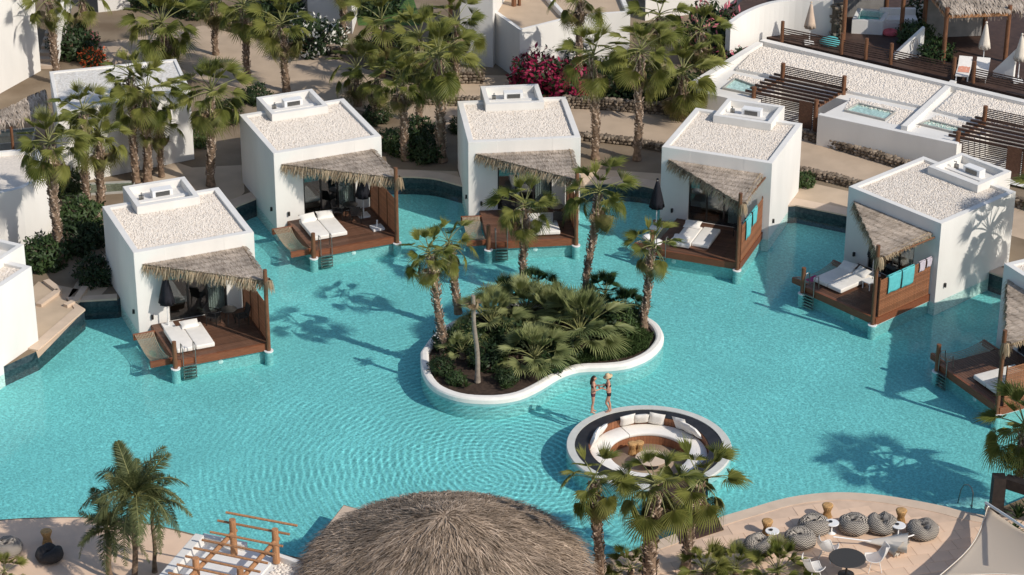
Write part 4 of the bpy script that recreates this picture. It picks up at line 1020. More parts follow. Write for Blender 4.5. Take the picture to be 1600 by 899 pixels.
# fence on the back parapet
o3 = P(1222,64,ZR+.1); t = thing('slat_fence','brown horizontal slat fence on round posts along the back of the gravel roofs','fence',tuple(o3))
posts = [(1222,64),(1315,83),(1353,91),(1392,99),(1490,121),(1521,128),(1620,150)]
W_ = [P(u,v,ZR+.1)-o3 for u,v in posts]
for q in W_: mb = MB(); mb.cyl((q.x,q.y+.1,-.1),(q.x,q.y+.1,1.1),.11,.10,10); mb.build('post', M['post'], t)
for a,b in ((0,1),(1,2),(2,3),(3,4),(5,6)):
    for k in range(6): mb = MB(); z = .1+.12*k; p = W_[a]; q = W_[b]; mb.bar((p.x,p.y+.1,z),(q.x,q.y+.1,z),.03,.06); mb.build('rail', M['plank_dark'], t)
# ------------------------------------------------------------------ pavilions behind the fence
ZT = 1.9
M['stonewall'] = mat('grey_wall', (.24,.225,.21), .9, .15, 2, .4, 12)
poly = [tuple(P(u,v,ZT)[:2]) for u,v in [(1192,56),(1720,178),(1760,80),(1620,-40),(1320,-75),(1200,-40),(1120,40)]]
mb = MB(); mb.prism(poly, .2, ZT-.02); o = mb.build('upper_terrace', M['plank_dark']); o['kind'] = 'structure'
def curved_wall(label, px, hs, w_, z):
    pts = arc([tuple(P(u,v,z)[:2])+(h,) for (u,v),h in zip(px,hs)],5); o = Vector(pts[0][:2]); t = thing('curved_wall', label, 'wall', (o.x,o.y,z)); B = strip([p[:2] for p in pts], w_, 1); mb = MB(); n = len(pts)
    vs = []
    for i,p in enumerate(pts): vs += [(p[0]-o.x,p[1]-o.y,-.3),(p[0]-o.x,p[1]-o.y,p[2]),(B[i][0]-o.x,B[i][1]-o.y,p[2]),(B[i][0]-o.x,B[i][1]-o.y,-.3)]
    fs = [(4*i+a,4*(i+1)+a,4*(i+1)+b,4*i+b) for i in range(n-1) for a,b in ((0,1),(1,2),(2,3))]+[(3,2,1,0),(4*n-4,4*n-3,4*n-2,4*n-1)]
    mb.add(vs,fs); mb.build('wall', M['plaster'], t); return t
curved_wall('tall curved white wall behind the gravel roofs, a closed parasol before it',[(1140,78),(1165,66),(1200,57),(1240,54),(1298,58)],[1.5,1.7,1.9,2.0,2.15],.3,ZT)
stone_wall('rough stone pillar at the right end of the curved white wall',[(1301,62),(1312,60)],2.0,.5,ZT,group='stone pillars by the pavilions',seed=9,stone=.3)
def wing_wall(label, base_a, base_b, ha, hb):
    a = P(*base_a,ZT); b = P(*base_b,ZT); t = thing('wing_wall', label, 'wall', tuple(a), 0, 'sloping white wing walls between the pavilions'); d = b-a; s = Vector((-d.y,d.x,0)).normalized()*.14; mb = MB()
    vs = [Vector(p)+q for q in (s,-s) for p in ((0,0,0),d,d+Vector((0,0,hb)),(0,0,ha))]; mb.add(vs,[(0,1,2,3),(7,6,5,4),(0,4,5,1),(1,5,6,2),(2,6,7,3),(3,7,4,0)]); mb.build('wall', M['plaster'], t)
wing_wall('sloping white wing wall between the two pavilions, with a faint emblem',(1396,92),(1440,88),.25,1.7)
# a faint leaf shaped mark on that wall
a = P(1428,90,ZT); em = MB()
em.tube([(a.x-.1,a.y-.2,ZT+.55),(a.x-.2,a.y-.2,ZT+.85),(a.x-.05,a.y-.2,ZT+1.15)],.03,5); em.tube([(a.x+.1,a.y-.2,ZT+.5),(a.x+.14,a.y-.2,ZT+.8),(a.x+.05,a.y-.2,ZT+1.2)],.03,5); tag(em.build('wall_emblem', M['stonewall']),'faint grey two stroke emblem on the sloping white wing wall','emblem')
wing_wall('sloping white wing wall at the right edge beside the second closed parasol',(1552,118),(1584,124),.3,1.75)
def pavilion(label, pa, pb, h, thick, seed, thp, straw_n):
    a = P(*pa,ZT); b = P(*pb,ZT); t = thing('pavilion', label, 'pavilion', tuple(a), 0, 'timber pavilions with thatch behind the fence'); d = b-a; e = Vector((d.y*-1,d.x,0)).normalized()*4.0
    for q in (Vector((0,0,0)), d, e, d+e): mb = MB(); mb.cyl(q, q+Vector((0,0,h)), .13,.12,10); mb.build('post', M['post'], t)
    for p,q in ((Vector((0,0,0)),d),(d,d+e),(e,d+e),(Vector((0,0,0)),e)): mb = MB(); mb.bar(p+Vector((0,0,h-.5)), q+Vector((0,0,h-.5)), .14,.16); mb.build('beam', M['postlight'], t)
    o = a
    mb = MB(); g = e+d.normalized()*.15; mb.bar(e*1.02+Vector((0,0,1.1)), e*1.02+d+Vector((0,0,1.1)), .2,2.2); mb.build('back_wall', M['stonewall'], t)
    if thp:
        V = [d*thp[0]+e*.02-d.normalized()*.0+Vector((0,0,h-.25)), d*thp[1]+e*.02+Vector((0,0,h-.25)), d*thp[1]+e*1.1+Vector((0,0,h+.45)), d*thp[0]+e*1.1+Vector((0,0,h+.45))]
        V[0] = V[0]-e*thp[2]; V[1] = V[1]-e*thp[2]
        thatch_slab(t, [tuple(v) for v in V], 0, straw_n, tuple(-e.normalized()+Vector((0,0,-.17))), seed, .5)
    return t, a, d, e
PV1 = pavilion('timber pavilion over a white hot tub and daybed, near the curved wall',(1317,66),(1407,64),3.1,1,21,(.15,1.0,-.45),1200)
PV2 = pavilion('timber pavilion with a thatched roof at the upper right corner, loungers before it',(1473,100),(1570,96),3.2,1,22,(.0,1.6,.0),2600)
a = P(1330,52,ZT); t = thing('hot_tub','white raised hot tub with teal water under the pavilion near the curved wall','hot tub',tuple(a)); mb = MB()
R = [(0,0),(1.7,-.25),(2.3,1.5),(.55,1.9)]; ringwall(mb, R, [(0,-.02),(0,.8),(.3,.8),(.3,.4)]); mb.sm = [False]*len(mb.sm); mb.build('tub_wall', M['plaster'], t)
mb = MB(); mb.prism(inset(R,.2),.3,.42); mb.build('tub_floor', M['smallpool2'], t); mb = MB(); q = inset(R,.295); mb.add([(x,y,.72) for x,y in q],[(0,1,2,3)]); mb.build('water', M['water'], t)
a = P(1380,45,ZT); t = thing('daybed','cream built in daybed right of the hot tub','daybed',tuple(a)); mb = MB(); mb.box(-.2,1.9,-.3,.9,0,.45); mb.build('base', M['plaster'], t); mb = MB(); mb.box(-.15,1.85,-.25,.55,.452,.62); mb.box(-.15,1.85,.56,.85,.452,.95); mb.build('cushion', M['cloth'], t)
M['pink'] = mat('pink_cloth', (.60,.12,.13), .9, .2, 5); M['orange'] = mat('orange_towel', (.75,.33,.22), .9, .15, 5)
def heap(name, label, cat, c, r, m, group=None):
    mb = MB(); mb.lathe([(r*1.0,0),(r*1.06,r*.2),(r*.9,r*.45),(r*.5,r*.6),(0,r*.62)],14); 
    mb.v = [(x*(1+.12*noise.noise(Vector((x*3,y*3,z)))),y*(1+.1*noise.noise(Vector((y*3,x*2,z)))),z) for x,y,z in mb.v]
    o = thing(name, label, cat, tuple(c), 0, group); mb.build('cover', m, o); 
    mb = MB(); mb.tube([(-r*.3,0,r*.6),(0,0,r*.66),(r*.3,.02,r*.6)],.03,5); mb.build('seam', m, o); return o
heap('beanbag','pink beanbag on the dark deck under the first pavilion','beanbag',P(1391,53,ZT),.42,M['pink'])
heap('beanbag','turquoise beanbag behind the slat fence by the stone pillar','beanbag',P(1297,68,ZT),.55,M['towel'])
def closed_parasol(label, base, m, h=2.6, pole=None, group='closed parasols', r=.27, basew=True, rz=0, basem=None, z=None):
    t = thing('closed_parasol', label, 'parasol', tuple(base), rz, group); n = 16; prof = [(.05,h),(.09,h-.12),(r*.55,h-.5),(r*.9,h-1.1),(r*1.05,h-1.42),(r*.8,h-1.4),(.03,h-.9)]
    mb = MB(); mb.lathe(prof, n); vs = []
    for i,(x,y,zz) in enumerate(mb.v): k = i%n; f = 1+(.22 if k%2 else -.18)*min(1,(h-zz)/.7); vs.append((x*f,y*f,zz+(.05 if k%2 and zz < h-1.3 else 0)))
    mb.v = vs; mb.build('canopy', m, t); mb = MB(); mb.cyl((0,0,.05),(0,0,h+.06),.028,.025,8); mb.build('pole', pole or M['white'], t)
    mb = MB(); mb.lathe([(.02,h+.02),(.07,h+.06),(.05,h+.12),(0,h+.14)],8); mb.build('finial', m, t)
    if basew: mb = MB(); mb.box(-.26,.26,-.26,.26,0,.10); mb.cyl((0,0,.1),(0,0,.38),.045); mb.build('foot', basem or M['white'], t)
    return t
M['tan'] = mat('tan_canvas', (.55,.42,.32), .9, .08, 4); M['canvas'] = mat('cream_canvas', (.70,.62,.52), .9, .05, 4)
closed_parasol('closed tan parasol in front of the curved white wall', P(1264,68,ZT), M['tan'], 2.3)
closed_parasol('closed cream parasol standing before the thatched pavilion at the upper right', P(1535,106,ZT), M['canvas'], 2.5)
closed_parasol('closed cream parasol at the right edge beside the wing wall', P(1590,128,ZT), M['canvas'], 2.6)
def lounger(label, c, rz, tm=None):
    t = thing('sun_lounger', label, 'lounger', tuple(c), rz, 'white sun loungers by the slat fence'); mb = MB(); mb.box(-.35,.35,-.95,.35,.28,.36); mb.build('seat', M['cloth'], t); mb = MB(); mb.bar((0,.36,.33),(0,.95,.72),.7,.08); mb.build('backrest', M['cloth'], t)
    for x in (-.3,.3):
        for y in (-.85,.3): mb = MB(); mb.box(x-.03,x+.03,y-.03,y+.03,0,.279); mb.build('leg', M['white'], t)
    return t
lounger('white sun lounger with an orange towel between two fence posts', P(1505,118,ZT), radians(-15))
c = P(1506,116,ZT); mb = MB(); n = 7
mb.add([(-.3+.6*i/n, -.7+1.3*j/n, .375+.035*noise.noise(Vector((i*.9,j*.9,1)))) for j in range(n+1) for i in range(n+1)],[(j*(n+1)+i,j*(n+1)+i+1,(j+1)*(n+1)+i+1,(j+1)*(n+1)+i) for i in range(n) for j in range(n)],0,True)
o = mb.build('towel', M['orange']); o.location = c; o.rotation_euler = (0,0,radians(-15)); tag(o,'orange patterned towel spread on the white lounger by the fence','towel')
lounger('white sun lounger under the closed cream parasol, in the shade', P(1533,120,ZT), radians(-15))
# ------------------------------------------------------------------ bushes
def bush_leaf(name, c1, c2): return leafmat(name, c1, c2, .15)
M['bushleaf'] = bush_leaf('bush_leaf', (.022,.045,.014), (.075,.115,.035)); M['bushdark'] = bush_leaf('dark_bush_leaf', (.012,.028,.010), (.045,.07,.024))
M['magenta'] = bush_leaf('magenta_flower', (.15,.008,.030), (.36,.022,.075)); M['pinkfl'] = bush_leaf('pink_flower', (.50,.10,.15), (.70,.25,.28)); M['orangefl'] = bush_leaf('orange_flower', (.65,.09,.03), (.8,.2,.06)); M['whitefl'] = bush_leaf('white_flower', (.6,.58,.5), (.78,.75,.68))
M['twig'] = mat('twig', (.12,.08,.05), .9, .2, 6)
def bush_data(seed, leafm, fl=None, nf=0, n=1500, flat=.8, lump=.3, ls=.12, zone=None):
    r = random.Random(seed); mb = MB(); lf = MB()
    for k in range(6): a = r.uniform(0,2*pi); mb.tube([(0,0,-.5),(cos(a)*.25,sin(a)*.25,0),(cos(a)*.6,sin(a)*.6,.45)],[.05,.035,.012],5)
    for k in range(n+nf):
        d = Vector((r.gauss(0,1),r.gauss(0,1),r.gauss(0,1))).normalized()
        R_ = 1+lump*noise.noise(d*2.2+Vector((seed,0,0)))*1.6; rad = R_*(r.random()**.33*.35+.66)*(r.uniform(.9,1.08)); p = Vector((d.x*rad,d.y*rad,d.z*rad*flat))
        if p.z < -.55: p.z = -.55+r.uniform(0,.2)
        isf = k >= n and (zone is None or zone(p)); mi = 1 if isf else 0
        u = Vector((r.gauss(0,1),r.gauss(0,1),r.gauss(0,1)))+d*.4; u.normalize(); v = u.cross(d+Vector((.1,.2,.3))).normalized(); s = ls*r.uniform(.6,1.2)*(1.1 if isf else 1)
        if isf: p = p*1.05
        lf.add([p-u*s, p+v*s*.45, p+u*s, p-v*s*.45],[(0,1,2,3)],mi)
    return mb.data('stem', M['twig']), lf.data('foliage', [leafm]+([fl] if fl else []))
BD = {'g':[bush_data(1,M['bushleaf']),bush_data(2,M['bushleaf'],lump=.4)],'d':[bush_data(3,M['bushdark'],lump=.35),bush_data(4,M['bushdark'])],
      'm':[bush_data(5,M['bushdark'],M['magenta'],1100,900,.8,.35,.12,lambda p: p.z < .45)],'mm':[bush_data(12,M['bushdark'],M['magenta'],1000,900,.8,.5,.11)],'p':[bush_data(6,M['bushdark'],M['pinkfl'],260,1500,.95,.3)],'o':[bush_data(7,M['bushleaf'],M['orangefl'],350,900,.8)],'w':[bush_data(8,M['bushdark'],M['whitefl'],260,1300,1.0)]}
def bush(px, r, key, label, group=None, sq=1.0, zg=ZG, tall=1.0):
    B = P(px[0],px[1],zg); R_ = r/ppm(B.y); i = random.randrange(len(BD[key])); st, fo = BD[key][i]
    t = thing('flowering_bush' if key in 'mmpow' else 'bush', label, 'bush', (B.x,B.y,zg+R_*.5*tall), random.uniform(0,6), group); t.scale = (R_,R_*sq,R_*tall)
    put('stem', st, t); put('foliage', fo, t)
G1 = 'shrubs planted between the villas and the road'
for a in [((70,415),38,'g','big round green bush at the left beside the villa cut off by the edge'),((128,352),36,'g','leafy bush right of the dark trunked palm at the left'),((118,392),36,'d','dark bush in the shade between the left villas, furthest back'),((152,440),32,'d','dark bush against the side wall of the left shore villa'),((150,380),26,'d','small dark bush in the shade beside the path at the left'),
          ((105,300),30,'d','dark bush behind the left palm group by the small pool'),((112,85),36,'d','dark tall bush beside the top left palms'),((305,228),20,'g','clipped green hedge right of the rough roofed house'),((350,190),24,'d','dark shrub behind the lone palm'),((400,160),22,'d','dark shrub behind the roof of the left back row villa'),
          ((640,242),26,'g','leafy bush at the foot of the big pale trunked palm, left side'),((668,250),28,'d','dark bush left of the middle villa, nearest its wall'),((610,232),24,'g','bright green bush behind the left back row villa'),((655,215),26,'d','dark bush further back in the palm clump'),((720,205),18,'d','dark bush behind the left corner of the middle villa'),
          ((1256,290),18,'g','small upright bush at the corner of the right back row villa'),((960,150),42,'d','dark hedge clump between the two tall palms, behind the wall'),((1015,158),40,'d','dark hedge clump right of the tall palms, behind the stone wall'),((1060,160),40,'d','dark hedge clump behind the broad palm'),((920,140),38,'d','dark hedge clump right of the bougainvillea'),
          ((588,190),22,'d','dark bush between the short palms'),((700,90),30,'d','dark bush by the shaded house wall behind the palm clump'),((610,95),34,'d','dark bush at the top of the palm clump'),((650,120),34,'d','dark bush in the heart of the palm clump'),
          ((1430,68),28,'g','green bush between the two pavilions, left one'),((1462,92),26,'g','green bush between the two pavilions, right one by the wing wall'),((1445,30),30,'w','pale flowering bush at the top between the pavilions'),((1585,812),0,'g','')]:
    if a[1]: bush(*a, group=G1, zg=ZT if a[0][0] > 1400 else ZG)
bush((842,142),44,'mm','magenta bougainvillea at the corner of the beige roofed house, left half'); bush((888,150),40,'mm','magenta bougainvillea under the first tall palm, right half')
bush((845,100),38,'d','dark green shrub above the magenta bougainvillea',tall=1.1); bush((885,100),36,'w','grey green flowering shrub above the right of the bougainvillea')
bush((1112,95),48,'p','pink oleander left of the curved white wall',tall=1.3,sq=.9); bush((1140,112),30,'p','smaller pink oleander in front of the gravel roof corner')
bush((482,82),34,'w','white oleander by the small house at the top',tall=1.2); bush((515,70),26,'w','small white oleander beside the dark shaggy trunk')
bush((146,100),20,'o','orange flowering bush by the road at the top left'); bush((140,72),16,'p','pink flowering bush above the orange one at the top left')
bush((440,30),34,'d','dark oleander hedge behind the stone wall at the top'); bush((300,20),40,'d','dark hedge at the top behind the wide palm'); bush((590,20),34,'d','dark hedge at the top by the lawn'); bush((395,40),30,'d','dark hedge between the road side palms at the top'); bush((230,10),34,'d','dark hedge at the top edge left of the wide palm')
bush((47,360),12,'mm','tiny magenta bougainvillea at the foot of the dappled white wall')
# island undergrowth
GI2 = 'low shrubs on the island'
for a in [((690,583),20,'d','dark shrub at the left end of the island'),((712,598),15,'g','low green shrub at the front left of the island'),((760,570),30,'d','dark shrub behind the dry stump on the island'),((792,598),18,'d','dark shrub at the front of the island, right of the stump'),((735,535),28,'g','green shrub under the left island palms'),((880,560),26,'d','dark shrub under the largest fan bush'),((930,520),34,'d','dark shrub right of the largest fan bush'),((965,520),28,'g','green shrub under the right island palm'),((985,505),24,'d','small dark shrub at the right end of the island'),((800,540),32,'d','dark shrub in the middle of the island'),((860,580),24,'g','green shrub behind the front rim of the island'),((700,545),24,'d','dark shrub at the foot of the leaning island palm')]: bush(*a, group=GI2, zg=.25)
def grass(name, polyfn, n, m, label, z=.22, h=.22):
    r = random.Random(5); mb = MB()
    while n:
        p = polyfn(r); n -= 1
        a = r.uniform(0,2*pi); L = h*r.uniform(.5,1.2); t = Vector((cos(a),sin(a),0))*L*.5
        b = Vector((p[0],p[1],z)); s = Vector((-sin(a),cos(a),0))*.018; mb.add([b-s,b+s,b+t*.5+Vector((0,0,L*.7)),b+t+Vector((0,0,L*.75))],[(0,1,2),(0,2,3)])
    o = mb.build(name, m, kind='stuff'); o['label'] = label; return o
q = [tuple(P(u,v,.25)[:2]) for u,v in [(870,585),(905,568),(950,563),(985,557),(1012,545),(1020,525),(1000,512),(960,530),(900,550)]]
def rp(r):
    xs = [p[0] for p in q]; ys = [p[1] for p in q]
    while True:
        p = (r.uniform(min(xs),max(xs)), r.uniform(min(ys),max(ys)))
        if inside(p,q): return p
grass('grass', rp, 5000, M['bushleaf'], 'green grass on the right end of the island')
# ------------------------------------------------------------------ things on the decks
def on_deck(k, x, y, z=DKZ): q = vw(k, x+(0 if k < 3 else .32), y, z); return q
def yaw(k): return radians(VILLAS[k][2])
def soft_box(x0,x1,y0,y1,z0,z1,b=.05):
    mb = MB(); mb.box(x0,x1,y0,y1,z0,z1); bm = bmesh.new(); me = mb.data('m', M['cloth']); bm.from_mesh(me)
    bmesh.ops.bevel(bm, geom=bm.edges[:], offset=b, segments=3, profile=.6, affect='EDGES'); bm.to_mesh(me); bm.free()
    for f in me.polygons: f.use_smooth = True
    return me
MAT1 = soft_box(.0,.83,-2.15,0,.07,.27); MAT1.name = 'mattress'
MATS = soft_box(.0,.83,-1.95,0,.07,.25); MATS.name = 'mattress'
def sunbed(k, x, y, label, split=False):
    q = on_deck(k,x,y,DKZ+.0); t = thing('sunbed', label, 'sunbed', tuple(q), yaw(k), 'double sunbeds on the villa decks')
    put('mattress', MAT1, t); put('mattress', MATS if split else MAT1, t, loc=(.85,.12 if split else 0,0))
    mb = MB(); mb.box(.04,1.64,-2.05,-.05,.0,.07); mb.build('base', M['wood'], t)
PILS = {}
def deck_pillow(k, x, y, label, tilt=20, spin=0, z=.3):
    q = on_deck(k,x,y,DKZ+z); o = put('pillow', PIL, loc=tuple(q)); o.scale = (1.25,.85,1.0)
    o.rotation_euler = (Matrix.Rotation(yaw(k)+radians(spin),3,'Z') @ Matrix.Rotation(radians(tilt),3,'X')).to_euler(); tag(o,label,'pillow','white pillows on the deck sunbeds')
sunbed(0,.82,-1.05,'white double sunbed with one pillow, on the left shore deck'); sunbed(1,.92,-.62,'white double sunbed with two pillows, left end of the back row')
sunbed(2,2.35,-1.15,'white double sunbed half hidden by the island palm, middle of the back row'); sunbed(3,1.35,-1.05,'white double sunbed with grey pillows striped by slat shade, right end of the back row',True)
sunbed(4,.55,-.95,'white double sunbed with two loose pillows, on the deck with turquoise towels'); sunbed(5,2.35,-1.1,'white double sunbed half in slat shade, on the deck at the right edge')
deck_pillow(0,1.95,-1.25,'white pillow on the sunbed of the left shore deck',14,0,.36)
deck_pillow(1,1.32,-.8,'left pillow of the pair on the sunbed, left end of the back row',24,4,.38); deck_pillow(1,2.18,-.8,'right pillow of the pair on the sunbed, left end of the back row',22,-6,.38)
deck_pillow(3,1.7,-1.15,'white pillow at the head of the sunbed, right end of the back row',18,3,.37); deck_pillow(3,1.65,-2.8,'grey white pillow at the foot of the sunbed, right end of the back row',8,-4,.36)
deck_pillow(4,.95,-1.2,'left pillow on the sunbed of the turquoise towel deck',26,5,.38); deck_pillow(4,1.8,-1.2,'right pillow on the sunbed of the turquoise towel deck',30,-8,.38)
# hammocks
def hammock_data():
    r = random.Random(2); mb = MB(); xl, xr, y0, y1 = -.36,.44,-.72,-3.25
    def sag(f, g): return DKZ+.02-.42*sin(pi*f)**.9*(.55+.45*sin(pi*g)) + .0
    nu, nv = 12, 26
    def pt(i,j): g = i/nu; f = j/nv; w_ = 1-.10*sin(pi*f); return Vector(((xl+xr)/2+(xl-xr)/2*-1*(2*g-1)*w_, y0+(y1-y0)*f, sag(f,g)))
    for s in (1,-1):
        for i in range(nu+1):
            pts = []
            for j in range(0,nv+1):
                p = pt(i,j); off = s*(.5 if j%2 else -.5)*(xr-xl)/nu*.5; pts.append((p.x+off,p.y,p.z))
            mb.tube(pts,.012,3,0,False,False)
    return mb.data('net', M['rope'])
HM = hammock_data()
for k in range(6):
    q = on_deck(k,0,0,0); t = thing('hammock',['tan rope hammock at the left of the deck on the left shore','tan rope hammock at the left end of the back row','tan rope hammock half hidden by palm leaves, middle of the back row','rope hammock in shade at the right end of the back row','rope hammock with a magenta cloth, on the deck with two big turquoise towels','dark shaded rope hammock on the deck at the right edge'][k],'hammock',(q.x,q.y,0),yaw(k),'rope hammocks beside the villa decks')
    put('net', HM, t)
    for y in (-.62,-3.36): mb = MB(); mb.box(-.44,.548,y-.06,y+.06,DKZ-.26,DKZ+.01); mb.build('beam', M['woodred'], t)
    for x in (-.36,.40): mb = MB(); mb.cyl((x,-.68,DKZ),(x,-.85,DKZ-.06),.02,n=6); mb.cyl((x,-3.3,DKZ),(x,-3.12,DKZ-.06),.02,n=6); mb.build('rope', M['rope'], t)
q = on_deck(4,.1,-2.6,DKZ-.2); mb = MB(); n = 6
M['mag'] = mat('magenta_cloth', (.40,.07,.18), .9, .3, 6)
mb.add([(-.25+.5*i/n,-.4+.8*j/n,.06*noise.noise(Vector((i,j,2)))+.10*abs(j/n-.5)) for j in range(n+1) for i in range(n+1)],[(j*(n+1)+i,j*(n+1)+i+1,(j+1)*(n+1)+i+1,(j+1)*(n+1)+i) for i in range(n) for j in range(n)],0,True)
o = mb.build('cloth', M['mag']); o.location = q; o.rotation_euler = (0,0,yaw(4)); tag(o,'magenta cloth lying in the hammock beside the big turquoise towels','cloth')
# ladders
lad = MB()
for x in (0,.55): lad.tube([(x,.28,.42),(x,.22,1.05),(x,.02,1.08),(x,-.06,.9),(x,-.06,-.55)],.022,6)
LDA = lad.data('rail', M['steel'])
st_ = MB(); st_.box(-.01,.56,-.12,.02,-.02,.02); LST = st_.data('step', M['steel'])
for k in range(6):
    q = vw(k,.90+(0 if k < 3 else .1),DKY-.02,0); t = thing('pool_ladder',['steel ladder from the left shore deck into the pool','steel ladder at the left end of the back row','steel ladder of the middle villa deck, left of the island palm','steel ladder at the right end of the back row, behind a palm crown','steel ladder of the deck with two big turquoise towels','steel ladder of the deck at the right edge'][k],'ladder',tuple(q),yaw(k),'steel pool ladders at the decks')
    put('rail', LDA, t)
    for z in (.12,-.03,-.18,-.33,-.48): put('step', LST, t, loc=(0,-.05,z))
# deck parasols
closed_parasol('closed black parasol on a white foot against the left shore villa', on_deck(0,1.2,-.5), M['black'], 2.55, group='closed black parasols', rz=yaw(0), r=.30)
closed_parasol('closed black parasol in the shaded corner, left end of the back row', on_deck(1,4.1,-.9), M['black'], 2.4, group='closed black parasols', rz=yaw(1), r=.3)
closed_parasol('closed black parasol at the left corner of the right back row deck', on_deck(3,.0,-1.5), M['black'], 2.5, group='closed black parasols', rz=yaw(3), r=.3)
closed_parasol('closed black parasol in the shade under the awning, above the big turquoise towels', on_deck(4,1.9,-.55), M['black'], 2.4, group='closed black parasols', rz=yaw(4), r=.26)
q = on_deck(1,4.2,-2.5); t = thing('parasol_foot','white parasol foot with an empty tube by the screen, left end of the back row','parasol base',tuple(q),yaw(1)); mb = MB(); mb.box(-.28,.28,-.28,.28,0,.1); mb.build('plate', M['white'], t); mb = MB(); mb.cyl((0,0,.1),(0,0,.45),.04); mb.build('tube', M['white'], t)
# towels on screens
def towel(k, y0, y1, z0, z1, m, label, x=None, grp='towels hung on the deck screens'):
    mb = MB(); n = 10; xx = (PX+.07 if x is None else x); vs = []
    for j in range(n+1):
        f = j/n; 
        for i in range(n+1):
            g = i/n; y = y0+(y1-y0)*g; z = z1-(z1-z0)*f; vs.append((xx+.045+.018*sin(g*9+f*2)+.012*f, y+.02*sin(f*4), z))
    mb.add(vs,[(j*(n+1)+i,j*(n+1)+i+1,(j+1)*(n+1)+i+1,(j+1)*(n+1)+i) for i in range(n) for j in range(n)],0,True)
    vs2 = [(xx+.05-.13*min(1,j/2)-.0*j, y0+(y1-y0)*i/n, z1+.015-(.0 if j < 2 else .12*(j-1))) for j in range(4) for i in range(n+1)]
    mb.add(vs2,[(j*(n+1)+i,(j+1)*(n+1)+i,(j+1)*(n+1)+i+1,j*(n+1)+i+1) for i in range(n) for j in range(3)],0,True)
    q = on_deck(k,0,0,0); o = mb.build('towel', m); o.location = q; o.rotation_euler = (0,0,yaw(k)); tag(o,label,'towel',grp)
    so_ = o.modifiers.new('thickness','SOLIDIFY'); so_.thickness = .02
M['lilac'] = mat('lilac_cloth', (.52,.46,.50), .9, .1, 6)
towel(4,-3.05,-2.2,1.40,2.24,M['towel'],'turquoise towel on the screen, nearest the post, of the towel deck on the right')
towel(4,-2.12,-1.3,1.38,2.24,M['towel'],'turquoise towel on the screen, further from the post, of the towel deck on the right')
towel(4,-.95,-.55,1.78,2.24,M['lilac'],'small lilac cloth on the screen, left one near the wall, on the right'); towel(4,-.45,-.1,1.85,2.24,M['lilac'],'small lilac cloth on the screen, right one against the wall, on the right')
towel(3,-3.0,-2.15,1.25,2.24,M['towel'],'turquoise towel on the screen nearest the post, right end of the back row'); towel(3,-1.95,-1.2,1.5,2.24,M['towel'],'turquoise towel on the screen further from the post, right end of the back row')
q = on_deck(4,2.6,-1.6); t = thing('side_table','small white table with a folded towel by the sunbed on the right','table',tuple(q),yaw(4)); mb = MB(); mb.box(-.25,.25,-.25,.25,.34,.38); mb.build('tabletop', M['white'], t)
for x in (-.2,.2):
    for y in (-.2,.2): mb = MB(); mb.box(x-.02,x+.02,y-.02,y+.02,0,.34); mb.build('leg', M['white'], t)
def deck_table(k,x,y,label):
    q = on_deck(k,x,y); t = thing('deck_table',label,'table',tuple(q),yaw(k),'small round tables on the decks'); mb = MB(); mb.lathe([(0,.70),(.36,.70),(.36,.73),(0,.735)],20,smooth=False); mb.build('tabletop', M['darkmetal'], t)
    for i in range(3): a = i*2.1; mb = MB(); mb.cyl((.1*cos(a),.1*sin(a),.7),(.3*cos(a),.3*sin(a),0),.018,n=6); mb.build('leg', M['darkmetal'], t)
M['darkweave'] = mat('dark_weave', (.035,.03,.028), .7, .3, 20, .4, 60)
def deck_chair(k,x,y,rz,label):
    q = on_deck(k,x,y); t = thing('deck_chair',label,'chair',tuple(q),yaw(k)+rz,'dark chairs on the decks'); mb = MB(); mb.box(-.25,.25,-.25,.25,.40,.45); mb.build('seat', M['darkweave'], t); mb = MB(); mb.bar((0,.24,.46),(0,.34,.92),.48,.04); mb.build('backrest', M['darkweave'], t)
    for sx in (-.23,.23):
        mb = MB(); mb.tube([(sx,-.22,.46),(sx,-.22,.66),(sx,.26,.66)],.018,5); mb.build('armrest', M['darkmetal'], t)
        for sy in (-.22,.22): mb = MB(); mb.cyl((sx,sy,.4),(sx*1.05,sy*1.05,0),.02,n=6); mb.build('leg', M['darkmetal'], t)
deck_table(0,3.75,-1.25,'small dark round table under the awning of the left shore deck'); deck_chair(0,3.1,-1.0,.9,'dark chair left of the round table on the left shore deck'); deck_chair(0,4.25,-1.5,-1.5,'dark chair right of the round table on the left shore deck')
deck_table(1,3.45,-.85,'small dark round table under the awning, left end of the back row'); deck_chair(1,2.95,-.7,.9,'dark chair at the glass door, left end of the back row'); deck_chair(1,3.6,-1.35,2.6,'dark chair with its back to the pool, left end of the back row')
deck_table(2,4.1,-1.5,'small dark round table under the awning, middle of the back row'); deck_chair(2,1.9,-.8,.4,'dark chair behind the island palm, middle of the back row'); deck_chair(2,4.1,-2.2,2.9,'dark chair by the screen, middle of the back row')
deck_chair(3,4.0,-1.0,-.9,'dark chair under the awning, right end of the back row')
def cloth_heap(k,x,y,r,m,label):
    q = on_deck(k,x,y,DKZ+.01); mb = MB(); mb.lathe([(r,0),(r*1.05,r*.25),(r*.7,r*.55),(0,r*.7)],12); mb.v = [(a*(1+.35*noise.noise(Vector((a*7,b*7,c*5)))),b*(1+.3*noise.noise(Vector((b*6,a*6,c*4)))),c*(1+.5*noise.noise(Vector((a*8,b*8,1))))) for a,b,c in mb.v]; o = mb.build('crumpled_towel', m); o.location = q; tag(o,label,'towel','crumpled white towels on the decks')
cloth_heap(3,-.05,-2.6,.24,M['white'],'crumpled white towel left on the deck by the dark parasol, left one'); cloth_heap(3,.55,-3.0,.26,M['white'],'crumpled white towel on the deck edge behind the palm crown, right one')
